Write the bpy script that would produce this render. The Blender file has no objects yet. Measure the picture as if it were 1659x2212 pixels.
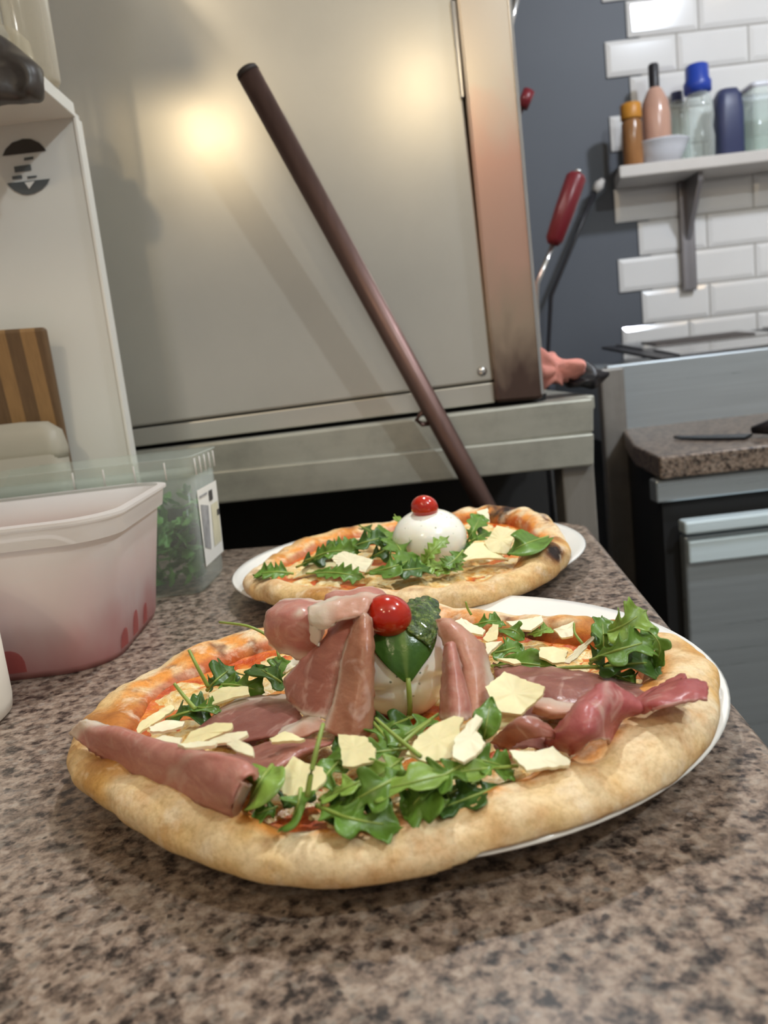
import bpy, bmesh, math, random
from mathutils import Vector, Matrix, noise
C = bpy.context.scene.collection
PI = math.pi
V = Vector
rnd = random.Random(7)

# ------------------------------------------------------------------ camera model (metres; countertop is z = 0)
FPX, PITCH, ROLL, CAMH = 1734.86, math.radians(10.058), math.radians(-6.576), 0.1837
CX, CY = 829.5, 1106.0
FW = V((0, math.cos(PITCH), -math.sin(PITCH)))
X0 = V((1, 0, 0)); U0 = X0.cross(FW)
CAMX = X0 * math.cos(ROLL) + U0 * math.sin(ROLL)
CAMU = CAMX.cross(FW)
EYE = V((0, 0, CAMH))
def ray(u, v): return CAMX * ((u - CX) / FPX) - CAMU * ((v - CY) / FPX) + FW
def Z(u, v, z):
    d = ray(u, v); return EYE + d * ((z - CAMH) / d.z)
def Y(u, v, y):
    d = ray(u, v); return EYE + d * (y / d.y)
def SPH(u, v, c, r, off=0.0):
    """point of an ellipsoid (centre c, radii r) seen at that direction, pushed out by off"""
    d = ray(u, v)
    o = V(((EYE.x - c.x) / r.x, (EYE.y - c.y) / r.y, (EYE.z - c.z) / r.z))
    e = V((d.x / r.x, d.y / r.y, d.z / r.z))
    a = e.dot(e); b = o.dot(e); q = b * b - a * (o.dot(o) - 1)
    t = (-b - math.sqrt(max(q, 0))) / a
    p = EYE + d * t
    n = V(((p.x - c.x) / r.x ** 2, (p.y - c.y) / r.y ** 2, (p.z - c.z) / r.z ** 2)).normalized()
    return p + n * off
def fn(x, y, z=0.0, s=1.0): return noise.noise(V((x * s, y * s, z * s)))
def sstep(a, b, x):
    t = min(1, max(0, (x - a) / (b - a))); return t * t * (3 - 2 * t)
def mixc(a, b, t): return tuple(a[i] + (b[i] - a[i]) * t for i in range(3))

# ------------------------------------------------------------------ materials
def srgb(r, g, b):
    f = lambda c: (c / 255 / 12.92) if c / 255 <= 0.04045 else ((c / 255 + 0.055) / 1.055) ** 2.4
    return (f(r), f(g), f(b))
class NT:
    def __init__(s, name):
        s.m = bpy.data.materials.new(name); s.m.use_nodes = True
        s.t = s.m.node_tree; s.b = s.t.nodes['Principled BSDF']; s.out = s.t.nodes['Material Output']
    def n(s, typ, **kw):
        nd = s.t.nodes.new(typ)
        for k, v in kw.items():
            if k in nd.inputs: nd.inputs[k].default_value = v
            else: setattr(nd, k, v)
        return nd
    def l(s, a, b): s.t.links.new(a, b)
    def set(s, **kw):
        for k, v in kw.items():
            s.b.inputs[k.replace('_', ' ')].default_value = (*v, 1) if isinstance(v, tuple) and len(v) == 3 and 'Radius' not in k else v
        return s
    def coord(s): return s.n('ShaderNodeTexCoord').outputs['Object']
    def noise(s, scale, detail=4, rough=0.6, vec=None, dist=0.0):
        nd = s.n('ShaderNodeTexNoise', Scale=scale, Detail=detail, Roughness=rough, Distortion=dist)
        s.l(vec or s.coord(), nd.inputs['Vector']); return nd.outputs['Fac']
    def ramp(s, fac, stops, interp='LINEAR'):
        nd = s.n('ShaderNodeValToRGB'); cr = nd.color_ramp; cr.interpolation = interp
        while len(cr.elements) < len(stops): cr.elements.new(0.5)
        for e, (p, c) in zip(cr.elements, stops): e.position = p; e.color = (*c, 1) if len(c) == 3 else c
        s.l(fac, nd.inputs['Fac']); return nd.outputs['Color']
    def mix(s, fac, a, b, blend='MIX'):
        nd = s.n('ShaderNodeMix', data_type='RGBA', blend_type=blend)
        for sock, v in ((nd.inputs[0], fac), (nd.inputs[6], a), (nd.inputs[7], b)):
            if hasattr(v, 'links'): s.l(v, sock)
            else: sock.default_value = v if not isinstance(v, tuple) else (*v, 1)
        return nd.outputs[2]
    def bump(s, h, strength=0.3, dist=0.001):
        nd = s.n('ShaderNodeBump', Strength=strength, Distance=dist); s.l(h, nd.inputs['Height'])
        s.l(nd.outputs['Normal'], s.b.inputs['Normal']); return nd
    def attr(s, name='Col'): return s.n('ShaderNodeAttribute', attribute_name=name).outputs['Color']
    def translucent(s, col, fac):
        tr = s.n('ShaderNodeBsdfTranslucent'); mx = s.n('ShaderNodeMixShader'); mx.inputs[0].default_value = fac
        if hasattr(col, 'links'): s.l(col, tr.inputs['Color'])
        else: tr.inputs['Color'].default_value = (*col, 1)
        s.l(s.b.outputs[0], mx.inputs[1]); s.l(tr.outputs[0], mx.inputs[2]); s.l(mx.outputs[0], s.out.inputs['Surface'])
        return mx
    def see_through(s, fac, src=None, col=(1, 1, 1)):
        tr = s.n('ShaderNodeBsdfTransparent'); tr.inputs['Color'].default_value = (*col, 1)
        mx = s.n('ShaderNodeMixShader')
        if hasattr(fac, 'links'): s.l(fac, mx.inputs[0])
        else: mx.inputs[0].default_value = fac
        s.l((src or s.b).outputs[0], mx.inputs[1]); s.l(tr.outputs[0], mx.inputs[2]); s.l(mx.outputs[0], s.out.inputs['Surface'])
def plain(name, col, rough=0.5, metal=0.0, var=0.12, scale=8.0, **kw):
    k = NT(name); k.set(Roughness=rough, Metallic=metal, **kw)
    f = k.noise(scale, 5)
    k.l(k.ramp(f, [(0.3, tuple(c * (1 - var) for c in col)), (0.7, tuple(min(1, c * (1 + var)) for c in col))]), k.b.inputs['Base Color'])
    return k.m
def glassy(name, tint, fac, rough=0.08, col=(0.9, 0.95, 0.93), edge=0.5):
    k = NT(name); k.set(Roughness=rough, Base_Color=col, Specular_IOR_Level=0.7)
    fr = k.n('ShaderNodeLayerWeight', Blend=0.35)
    f = k.n('ShaderNodeMath', operation='MULTIPLY'); k.l(fr.outputs['Facing'], f.inputs[0]); f.inputs[1].default_value = edge
    g = k.n('ShaderNodeMath', operation='SUBTRACT'); g.inputs[0].default_value = fac; k.l(f.outputs[0], g.inputs[1]); g.use_clamp = True
    k.see_through(g.outputs[0], col=tint); return k.m

def mat_granite(name, bright=1.0, sc=1.0):
    k = NT(name); co = k.coord()
    nz = k.n('ShaderNodeTexNoise', Scale=130.0 * sc, Detail=3.0); k.l(co, nz.inputs['Vector'])
    mp = k.n('ShaderNodeVectorMath', operation='MULTIPLY_ADD'); k.l(nz.outputs['Color'], mp.inputs[0])
    mp.inputs[1].default_value = (0.0035, 0.0035, 0.0035); k.l(co, mp.inputs[2]); vec = mp.outputs[0]
    q = lambda r, g, b: tuple(x * bright * 0.68 for x in srgb(r, g, b))
    a = k.noise(125 * sc, 3.5, 0.62, vec); b = k.noise(215 * sc, 3, 0.6, vec)
    base = k.ramp(a, [(0.38, q(42, 34, 30)), (0.43, q(84, 70, 61)), (0.47, q(132, 111, 97)), (0.53, q(168, 144, 125)), (0.60, q(190, 168, 149)), (0.68, q(142, 130, 122))])
    gr_ = k.ramp(b, [(0.41, q(48, 40, 36)), (0.46, q(124, 107, 96)), (0.55, q(176, 156, 139)), (0.64, q(204, 190, 174))])
    m1 = k.mix(0.42, base, gr_)
    def vor(scale):
        nd = k.n('ShaderNodeTexVoronoi', Scale=scale * sc); k.l(vec, nd.inputs['Vector'])
        sp = k.n('ShaderNodeSeparateColor'); k.l(nd.outputs['Color'], sp.inputs[0]); return nd, sp.outputs
    v1, c1 = vor(240)
    d1 = k.ramp(v1.outputs['Distance'], [(0.22, (0.8, 0.8, 0.8)), (0.42, (0, 0, 0))]); g1 = k.ramp(c1[0], [(0.16, (1, 1, 1)), (0.18, (0, 0, 0))])
    m2 = k.mix(k.mix(1.0, d1, g1, 'MULTIPLY'), m1, q(46, 38, 36))
    g2 = k.ramp(c1[1], [(0.92, (0, 0, 0)), (0.94, (0.4, 0.4, 0.4))])
    m3 = k.mix(k.mix(1.0, d1, g2, 'MULTIPLY'), m2, q(206, 196, 186))
    k.l(m3, k.b.inputs['Base Color']); k.set(Roughness=0.33, Specular_IOR_Level=0.45)
    return k.m
M = {}
M['granite'] = mat_granite('speckled_granite')
M['granite_far'] = mat_granite('speckled_granite_far', 1.0, 0.9)

def mat_oven():
    k = NT('grey_enamel_panel'); k.set(Metallic=0.55, Specular_IOR_Level=0.6)
    f = k.noise(3, 6, 0.65); k.l(k.ramp(f, [(0.3, srgb(204, 201, 192)), (0.7, srgb(214, 211, 202))]), k.b.inputs['Base Color'])
    g = k.noise(4, 4, 0.6); k.l(k.ramp(g, [(0.3, (0.22,) * 3), (0.75, (0.27,) * 3)]), k.b.inputs['Roughness'])
    return k.m
M['oven'] = mat_oven()
def mat_steel(name, col, rough, stretch=(60, 60, 2), dirty=0.0, metal=0.9):
    k = NT(name); k.set(Metallic=metal)
    mp = k.n('ShaderNodeMapping'); mp.inputs['Scale'].default_value = stretch; k.l(k.coord(), mp.inputs['Vector'])
    f = k.noise(3, 5, 0.6, mp.outputs[0])
    base = k.ramp(f, [(0.25, tuple(c * 0.86 for c in col)), (0.75, col)])
    if dirty:
        d = k.ramp(k.noise(14, 6, 0.7), [(0.45, (0, 0, 0)), (0.75, (dirty,) * 3)])
        base = k.mix(d, base, tuple(c * 0.35 for c in col))
    k.l(base, k.b.inputs['Base Color'])
    k.l(k.ramp(f, [(0.2, (rough - 0.06,) * 3), (0.8, (rough + 0.1,) * 3)]), k.b.inputs['Roughness']); return k.m
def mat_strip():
    k = NT('reflection_painted_steel'); k.set(Metallic=0.85); co = k.coord(); sp = k.n('ShaderNodeSeparateXYZ'); k.l(co, sp.inputs[0])
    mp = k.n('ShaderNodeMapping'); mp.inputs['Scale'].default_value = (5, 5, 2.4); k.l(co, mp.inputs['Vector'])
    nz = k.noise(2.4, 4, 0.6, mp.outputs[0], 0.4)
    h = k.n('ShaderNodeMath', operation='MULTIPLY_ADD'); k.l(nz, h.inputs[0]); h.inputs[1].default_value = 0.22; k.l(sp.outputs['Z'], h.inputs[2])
    col = k.ramp(h.outputs[0], [(0.10, srgb(92, 72, 62)), (0.27, srgb(108, 88, 80)), (0.34, srgb(198, 176, 154)), (0.42, srgb(226, 184, 164)), (0.52, srgb(226, 180, 160)), (0.60, srgb(214, 202, 186)), (0.75, srgb(206, 194, 180))])  # dark low band and salmon middle paint the strip's reflections into its colour
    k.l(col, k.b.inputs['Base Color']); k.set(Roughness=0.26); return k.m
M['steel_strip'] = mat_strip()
M['steel'] = mat_steel('brushed_steel', srgb(188, 196, 200), 0.3, (1, 40, 40), 0, 0.6)
M['steel_v'] = mat_steel('brushed_steel_upright', srgb(150, 146, 140), 0.4, (60, 60, 2), 0.4, 0.35)
M['steel_frame'] = mat_steel('stained_steel_frame', srgb(178, 178, 168), 0.42, (3, 30, 30), 0.45, 0.35)
M['chrome'] = mat_steel('chrome', srgb(215, 215, 215), 0.15)
M['bright_steel'] = mat_steel('bright_steel', srgb(226, 242, 248), 0.3, (1, 40, 40), 0, 0.1)
M['dark'] = plain('dark_gap', (0.012, 0.012, 0.013), 0.7)
M['shadowy'] = plain('dark_cupboard', (0.03, 0.028, 0.026), 0.8)
M['pole'] = mat_steel('brown_anodised_tube', srgb(124, 100, 95), 0.42)
M['pole_cap'] = plain('dark_rubber', srgb(52, 44, 42), 0.6)
M['white_board'] = plain('white_melamine', srgb(222, 221, 214), 0.4, scale=3, var=0.04)
M['white_edge'] = plain('white_edging', srgb(236, 234, 226), 0.35, var=0.03)
M['sticker_grey'] = plain('sticker_grey_print', srgb(88, 92, 92), 0.5, var=0.1)
M['sticker_black'] = plain('sticker_black_print', srgb(60, 54, 48), 0.45, var=0.2)
M['black_bag'] = plain('black_vinyl', srgb(66, 60, 56), 0.4, var=0.25, scale=25)
M['grey_wall'] = plain('charcoal_paint', srgb(82, 86, 94), 0.55, var=0.06, scale=2)
M['floor'] = plain('dark_floor_tiles', srgb(52, 48, 46), 0.6)
M['ceiling'] = plain('ceiling_paint', srgb(205, 200, 190), 0.8, var=0.03)
M['wall_plain'] = plain('wall_paint', srgb(190, 182, 170), 0.7, var=0.04)
M['tile'] = plain('white_glazed_tile', srgb(226, 224, 222), 0.12, var=0.03, scale=4, Coat_Weight=0.4)
M['grout'] = plain('grout', srgb(168, 164, 158), 0.8)
M['shelf'] = plain('pale_shelf_board', srgb(206, 200, 194), 0.5, var=0.05)
M['bracket'] = mat_steel('bracket_steel', srgb(140, 136, 138), 0.4)
M['plate'] = plain('white_porcelain', srgb(238, 236, 230), 0.13, var=0.02, Coat_Weight=0.5)
M['tomato'] = plain('tomato_skin', srgb(176, 34, 14), 0.16, var=0.18, scale=60, Coat_Weight=0.6, Subsurface_Weight=0.15, Subsurface_Scale=0.004)
M['red_handle'] = plain('dark_red_handle', srgb(120, 34, 44), 0.3, var=0.1)
M['cloth'] = plain('pink_cloth', srgb(236, 160, 148), 0.9, var=0.2, scale=40)
M['black_plastic'] = plain('black_plastic', srgb(40, 38, 42), 0.4)
M['blue_cap'] = plain('blue_cap', srgb(40, 70, 170), 0.35)
M['navy'] = plain('navy_plastic', srgb(60, 66, 100), 0.4)
M['orange_cap'] = plain('orange_lid', srgb(206, 140, 50), 0.4)
M['amber'] = plain('amber_jar', srgb(160, 112, 70), 0.2, var=0.3)
M['bowl'] = plain('white_bowl', srgb(222, 224, 232), 0.2, var=0.03)
M['sauce_bottle'] = plain('sauce_bottle', srgb(206, 162, 142), 0.2, var=0.1)
M['pan_dark'] = plain('dark_pan_contents', srgb(70, 62, 58), 0.6, var=0.4, scale=30)
M['knife'] = mat_steel('knife_steel', srgb(80, 84, 92), 0.3)
M['clear'] = glassy('clear_plastic', (0.93, 0.97, 0.95), 0.86)
M['clear_warm'] = glassy('clear_plastic_bag', (0.98, 0.95, 0.88), 0.86, 0.10, (0.95, 0.9, 0.78), 0.7)
M['glass'] = glassy('clear_glass', (0.95, 0.93, 0.88), 0.8, 0.05, (0.9, 0.86, 0.75))
M['clear_tub'] = glassy('clear_tub_plastic', (0.95, 0.97, 0.95), 0.91, 0.2, (0.78, 0.83, 0.79), 0.32)
def mat_milky(name, col, alpha, rough=0.35):
    k = NT(name); k.set(Base_Color=col, Roughness=rough)
    mx = k.translucent(tuple(min(1, c * 1.05) for c in col), 0.45); k.see_through(alpha, mx); return k.m
def mat_show_through():
    k = NT('show_through_milky_plastic'); co = k.coord(); sp = k.n('ShaderNodeSeparateXYZ'); k.l(co, sp.inputs[0])
    mp = k.n('ShaderNodeMapping'); mp.inputs['Scale'].default_value = (1, 1, 0.45); k.l(co, mp.inputs['Vector'])
    nz = k.noise(26, 3, 0.5, mp.outputs[0])
    h = k.n('ShaderNodeMath', operation='MULTIPLY_ADD'); k.l(nz, h.inputs[0]); h.inputs[1].default_value = 0.055; k.l(sp.outputs['Z'], h.inputs[2])
    col = k.ramp(h.outputs[0], [(0.026, srgb(214, 150, 146)), (0.048, srgb(222, 182, 178)), (0.070, srgb(232, 216, 212)), (0.110, srgb(236, 232, 228))])  # pink at the bottom paints the filling showing through the translucent wall
    k.l(col, k.b.inputs['Base Color']); k.set(Roughness=0.32)
    mx = k.translucent(col, 0.4); k.see_through(0.14, mx); return k.m
M['milky'] = mat_show_through()
M['milky_rim'] = mat_milky('milky_plastic_rim', srgb(236, 232, 228), 0.16)
M['cream_tub'] = mat_milky('cream_plastic', srgb(218, 212, 196), 0.1)
M['pale_plastic'] = plain('pale_plastic', srgb(220, 210, 194), 0.4, var=0.04)
M['pink_meat'] = plain('pink_contents', srgb(206, 78, 76), 0.5, var=0.25, scale=30)
M['juice'] = mat_milky('pink_juice_mark', srgb(196, 96, 92), 0.35)
M['herb_green'] = plain('rocket_in_tub', srgb(104, 156, 76), 0.5, var=0.45, scale=40)
M['paper'] = plain('white_label_paper', srgb(226, 224, 216), 0.6, var=0.03)
M['ink'] = plain('label_ink', srgb(66, 64, 62), 0.6)
M['ink_grey'] = plain('label_grey_picture', srgb(150, 150, 150), 0.6, var=0.3, scale=60)
M['ink_cream'] = plain('label_cream_picture', srgb(206, 200, 172), 0.6, var=0.1, scale=60)
def mat_board():
    k = NT('striped_wood'); co = k.coord(); sp = k.n('ShaderNodeSeparateXYZ'); k.l(co, sp.inputs[0])
    wn = k.n('ShaderNodeMath', operation='MULTIPLY'); k.l(sp.outputs['X'], wn.inputs[0]); wn.inputs[1].default_value = 66
    fl = k.n('ShaderNodeMath', operation='FLOOR'); k.l(wn.outputs[0], fl.inputs[0])
    wh = k.n('ShaderNodeTexWhiteNoise', noise_dimensions='1D'); k.l(fl.outputs[0], wh.inputs['W'])
    md = k.n('ShaderNodeMath', operation='PINGPONG'); k.l(fl.outputs[0], md.inputs[0]); md.inputs[1].default_value = 1.0
    bl_ = k.n('ShaderNodeMath', operation='MULTIPLY_ADD'); k.l(wh.outputs['Value'], bl_.inputs[0]); bl_.inputs[1].default_value = 0.45
    hf = k.n('ShaderNodeMath', operation='MULTIPLY'); k.l(md.outputs[0], hf.inputs[0]); hf.inputs[1].default_value = 0.5; k.l(hf.outputs[0], bl_.inputs[2])
    base = k.ramp(bl_.outputs[0], [(0.0, srgb(112, 86, 58)), (0.25, srgb(134, 100, 66)), (0.5, srgb(158, 122, 78)), (0.8, srgb(176, 140, 88))], 'CONSTANT')
    mp = k.n('ShaderNodeMapping'); mp.inputs['Scale'].default_value = (90, 90, 5); k.l(co, mp.inputs['Vector'])
    g = k.ramp(k.noise(3, 5, 0.6, mp.outputs[0]), [(0.3, (0.78,) * 3), (0.7, (1.05,) * 3)])
    k.l(k.mix(1.0, base, g, 'MULTIPLY'), k.b.inputs['Base Color']); k.set(Roughness=0.5); return k.m
M['board'] = mat_board()

def mat_crust():
    k = NT('baked_crust'); c = k.attr(); 
    fine = k.ramp(k.noise(420, 4, 0.7), [(0.34, (0.82, 0.78, 0.72)), (0.56, (1.02, 1.02, 1.02))])
    mid = k.ramp(k.noise(52, 5, 0.62), [(0.48, (0, 0, 0)), (0.66, (0.55,) * 3)]); c = k.mix(mid, c, srgb(196, 138, 72))
    fl = k.ramp(k.noise(75, 4, 0.6), [(0.56, (0, 0, 0)), (0.70, (0.5,) * 3)]); c = k.mix(fl, c, srgb(242, 226, 200))
    k.l(k.mix(1.0, c, fine, 'MULTIPLY'), k.b.inputs['Base Color'])
    k.set(Roughness=0.62, Specular_IOR_Level=0.35, Subsurface_Weight=0.12, Subsurface_Scale=0.004)
    h = k.noise(170, 6, 0.7); k.bump(h, 0.45, 0.0014); return k.m
M['crust'] = mat_crust()
def mat_sauce():
    k = NT('tomato_sauce'); f = k.noise(70, 6, 0.65)
    k.l(k.ramp(f, [(0.25, srgb(150, 40, 14)), (0.45, srgb(200, 84, 24)), (0.58, srgb(224, 128, 44)), (0.75, srgb(234, 172, 84))]), k.b.inputs['Base Color'])
    k.set(Roughness=0.28, Specular_IOR_Level=0.5); k.bump(k.noise(230, 5, 0.7), 0.6, 0.002); return k.m
M['sauce'] = mat_sauce()
def mat_cheese():
    k = NT('melted_mozzarella'); f = k.noise(130, 5, 0.65)
    base = k.ramp(f, [(0.3, srgb(206, 130, 52)), (0.44, srgb(232, 188, 112)), (0.58, srgb(240, 218, 166)), (0.75, srgb(246, 232, 196))])
    br = k.ramp(k.noise(48, 4, 0.6), [(0.62, (0, 0, 0)), (0.72, (0.8,) * 3)])
    k.l(k.mix(br, base, srgb(170, 84, 26)), k.b.inputs['Base Color'])
    k.set(Roughness=0.25, Specular_IOR_Level=0.5, Subsurface_Weight=0.1, Subsurface_Scale=0.004); k.bump(k.noise(300, 4), 0.5, 0.002); return k.m
M['cheese'] = mat_cheese()
def mat_ham(name, deep, pale):
    k = NT(name); a = k.n('ShaderNodeAttribute', attribute_name='Col'); sp = k.n('ShaderNodeSeparateColor'); k.l(a.outputs['Color'], sp.inputs[0])
    mp = k.n('ShaderNodeMapping'); mp.inputs['Scale'].default_value = (34, 34, 90); k.l(k.coord(), mp.inputs['Vector'])
    f = k.noise(2.2, 6, 0.65, mp.outputs[0], 0.8)
    base = k.ramp(f, [(0.28, deep), (0.55, mixc(deep, pale, 0.45)), (0.78, pale)])
    vein = k.ramp(k.noise(60, 3, 0.5, dist=1.5), [(0.57, (0, 0, 0)), (0.68, (0.55,) * 3)])
    base = k.mix(vein, base, srgb(228, 192, 178))
    c = k.mix(sp.outputs[0], base, srgb(240, 226, 208))
    k.l(c, k.b.inputs['Base Color']); k.set(Roughness=0.3, Specular_IOR_Level=0.5, Subsurface_Weight=0.2, Subsurface_Scale=0.004)
    k.bump(k.noise(90, 5), 0.45, 0.002)
    k.translucent(c, 0.28); return k.m
M['ham_brown'] = mat_ham('cured_ham_brown', srgb(162, 98, 84), srgb(204, 142, 122))
M['ham_fold'] = mat_ham('cured_ham_fold', srgb(172, 112, 86), srgb(212, 158, 128))
M['ham_pink'] = mat_ham('cured_ham_pink', srgb(196, 128, 116), srgb(226, 170, 152))
M['ham_dark'] = mat_ham('cured_ham_dark', srgb(148, 90, 82), srgb(190, 134, 118))
M['ham_red'] = mat_ham('cured_ham_red', srgb(172, 82, 82), srgb(214, 132, 128))
M['ham_pale'] = mat_ham('cured_ham_pale', srgb(208, 150, 128), srgb(232, 190, 166))
def mat_leaf(name, rough=0.38):
    k = NT(name); c = k.attr(); f = k.ramp(k.noise(120, 4), [(0.3, (0.75,) * 3), (0.7, (1.2,) * 3)])
    col = k.mix(1.0, c, f, 'MULTIPLY'); k.l(col, k.b.inputs['Base Color'])
    k.set(Roughness=rough, Specular_IOR_Level=0.5); k.bump(k.noise(240, 3), 0.3, 0.001)
    k.translucent(k.mix(0.6, col, (0.30, 0.42, 0.04)), 0.25); return k.m
M['leaf'] = mat_leaf('rocket_green')
M['stem'] = plain('rocket_stem', srgb(140, 160, 74), 0.4, var=0.15, scale=60)
M['basil'] = mat_leaf('basil_green', 0.22)
M['parm'] = plain('parmesan', srgb(230, 217, 166), 0.5, var=0.08, scale=120, Subsurface_Weight=0.25, Subsurface_Scale=0.004)
M['parm_pale'] = plain('parmesan_pale', srgb(232, 222, 188), 0.5, var=0.08, scale=120, Subsurface_Weight=0.2, Subsurface_Scale=0.004)
def mat_burrata():
    k = NT('burrata_skin'); vo = k.n('ShaderNodeTexVoronoi', Scale=300.0); k.l(k.coord(), vo.inputs['Vector'])
    big = k.noise(70, 3)
    sp = k.ramp(vo.outputs['Distance'], [(0.14, (1, 1, 1)), (0.22, (0, 0, 0))])
    sc_ = k.n('ShaderNodeSeparateColor'); k.l(vo.outputs['Color'], sc_.inputs[0])
    gate = k.mix(1.0, k.ramp(big, [(0.47, (0, 0, 0)), (0.54, (0.8,) * 3)]), k.ramp(sc_.outputs[0], [(0.45, (1, 1, 1)), (0.5, (0, 0, 0))]), 'MULTIPLY')
    base = k.ramp(k.noise(30, 4), [(0.35, srgb(246, 243, 224)), (0.65, srgb(252, 251, 244))])
    k.l(k.mix(k.mix(1.0, sp, gate, 'MULTIPLY'), base, srgb(74, 92, 40)), k.b.inputs['Base Color'])
    k.set(Roughness=0.2, Subsurface_Weight=0.2, Subsurface_Scale=0.004, Coat_Weight=0.5, Coat_Roughness=0.08); return k.m
M['burrata'] = mat_burrata()
def mat_pesto():
    k = NT('herb_pesto'); f = k.noise(330, 4, 0.7)
    k.l(k.ramp(f, [(0.3, srgb(20, 34, 8)), (0.5, srgb(62, 92, 24)), (0.7, srgb(140, 156, 78))]), k.b.inputs['Base Color'])
    k.set(Roughness=0.12, Coat_Weight=0.6); k.bump(k.noise(520, 3), 1.0, 0.003); return k.m
M['pesto'] = mat_pesto()

# ------------------------------------------------------------------ object helpers
def tag(o, label=None, cat=None, group=None, kind=None):
    if label: o['label'] = label
    if cat: o['category'] = cat
    if group: o['group'] = group
    if kind: o['kind'] = kind
    return o
def mesh(name, verts, faces, mat, parent=None, smooth=True, cols=None):
    me = bpy.data.meshes.new(name); me.from_pydata([tuple(v) for v in verts], [], faces); me.update()
    me.polygons.foreach_set('use_smooth', [smooth] * len(me.polygons))
    me.materials.append(mat)
    if cols:
        ca = me.color_attributes.new('Col', 'FLOAT_COLOR', 'POINT')
        ca.data.foreach_set('color', [x for c in cols for x in (*c, 1.0)])
    o = bpy.data.objects.new(name, me); C.objects.link(o); o.parent = parent
    return o
def empty(name, loc=(0, 0, 0)):
    o = bpy.data.objects.new(name, None); C.objects.link(o); o.location = loc; o.empty_display_size = 0.02
    return o
def place(o, parent):
    """hang o (built in world coordinates) under a parent Empty"""
    o.parent = parent; o.location = o.location - parent.location; return o
def from_bm(name, bm, mat, parent=None, smooth=False):
    bmesh.ops.recalc_face_normals(bm, faces=bm.faces)
    me = bpy.data.meshes.new(name); bm.to_mesh(me); bm.free()
    me.polygons.foreach_set('use_smooth', [smooth] * len(me.polygons)); me.materials.append(mat)
    o = bpy.data.objects.new(name, me); C.objects.link(o)
    if parent: place(o, parent)
    return o
def hexa(bm, p8):
    v = [bm.verts.new(p) for p in p8]
    for f in ((0, 1, 2, 3), (7, 6, 5, 4), (0, 4, 5, 1), (1, 5, 6, 2), (2, 6, 7, 3), (3, 7, 4, 0)): bm.faces.new([v[i] for i in f])
def bevel(o, w, seg=2):
    m = o.modifiers.new('bevel', 'BEVEL'); m.width = w; m.segments = seg; m.limit_method = 'ANGLE'; return o
def solid(o, t, off=0.0):
    m = o.modifiers.new('solid', 'SOLIDIFY'); m.thickness = t; m.offset = off; return o
def box(name, lo, hi, mat, parent=None, bev=0.002):
    bm = bmesh.new(); (a, b, c), (d, e, f) = lo, hi
    hexa(bm, [(a, b, c), (d, b, c), (d, e, c), (a, e, c), (a, b, f), (d, b, f), (d, e, f), (a, e, f)])
    o = from_bm(name, bm, mat, parent)
    return bevel(o, bev) if bev else o
def slab(name, pix, y, depth, mat, parent=None, bev=0.002):
    """vertical slab: its front face at distance y has the given corners, running back by depth"""
    n = len(pix); fr = [Y(u, v, y) for u, v in pix]
    bm = bmesh.new(); a = [bm.verts.new(p) for p in fr]; b = [bm.verts.new(p + V((0, depth, 0))) for p in fr]
    bm.faces.new(a); bm.faces.new(b[::-1])
    for i in range(n): bm.faces.new([a[i], b[i], b[(i + 1) % n], a[(i + 1) % n]])
    o = from_bm(name, bm, mat, parent)
    return bevel(o, bev) if bev else o
def tube(name, pts, rad, mat, parent=None, n=12, cap=True):
    pts = [V(p) for p in pts]; rad = rad if isinstance(rad, (list, tuple)) else [rad] * len(pts)
    vs, fs = [], []; ref = V((0.13, 0.27, 0.95))
    for i, p in enumerate(pts):
        t = (pts[min(i + 1, len(pts) - 1)] - pts[max(i - 1, 0)]).normalized()
        if abs(t.dot(ref)) > 0.98: ref = V((1, 0.1, 0))
        a = t.cross(ref).normalized(); b = t.cross(a)
        for j in range(n): vs.append(p + (a * math.cos(2 * PI * j / n) + b * math.sin(2 * PI * j / n)) * rad[i])
    for i in range(len(pts) - 1):
        for j in range(n): fs.append((i * n + j, i * n + (j + 1) % n, (i + 1) * n + (j + 1) % n, (i + 1) * n + j))
    if cap: fs += [tuple(range(n))[::-1], tuple(range((len(pts) - 1) * n, len(pts) * n))]
    o = mesh(name, vs, fs, mat)
    if parent: place(o, parent)
    return o
def lathe(name, prof, c, mat, parent=None, n=48, closed=False, sx=1.0):
    vs, fs = [], []; m = len(prof)
    for i in range(n):
        a = 2 * PI * i / n
        for r, z in prof: vs.append((c[0] + r * sx * math.cos(a), c[1] + r * math.sin(a), c[2] + z))
    for i in range(n):
        for j in range(m - (0 if closed else 1)):
            k = (j + 1) % m; fs.append((i * m + j, ((i + 1) % n) * m + j, ((i + 1) % n) * m + k, i * m + k))
    o = mesh(name, vs, fs, mat)
    if parent: place(o, parent)
    return o
def crom(p0, p1, p2, p3, t):
    return 0.5 * ((2 * p1) + (p2 - p0) * t + (2 * p0 - 5 * p1 + 4 * p2 - p3) * t * t + (3 * p1 - p0 - 3 * p2 + p3) * t ** 3)
def curve(pts, n):
    """n points on a Catmull-Rom curve through pts"""
    out = []; m = len(pts) - 1
    for i in range(n):
        x = i / (n - 1) * m; k = min(int(x), m - 1); t = x - k
        g = lambda j: pts[min(max(j, 0), m)]
        a = g(k - 1) if k > 0 else g(0) * 2 - g(1); d = g(k + 2) if k + 2 <= m else g(m) * 2 - g(m - 1)
        out.append(crom(a, g(k), g(k + 1), d, t))
    return out
def loop(pts, n):
    m = len(pts); out = []
    for i in range(n):
        x = i / n * m; k = int(x); out.append(crom(pts[(k - 1) % m], pts[k % m], pts[(k + 1) % m], pts[(k + 2) % m], x - k))
    return out
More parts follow.
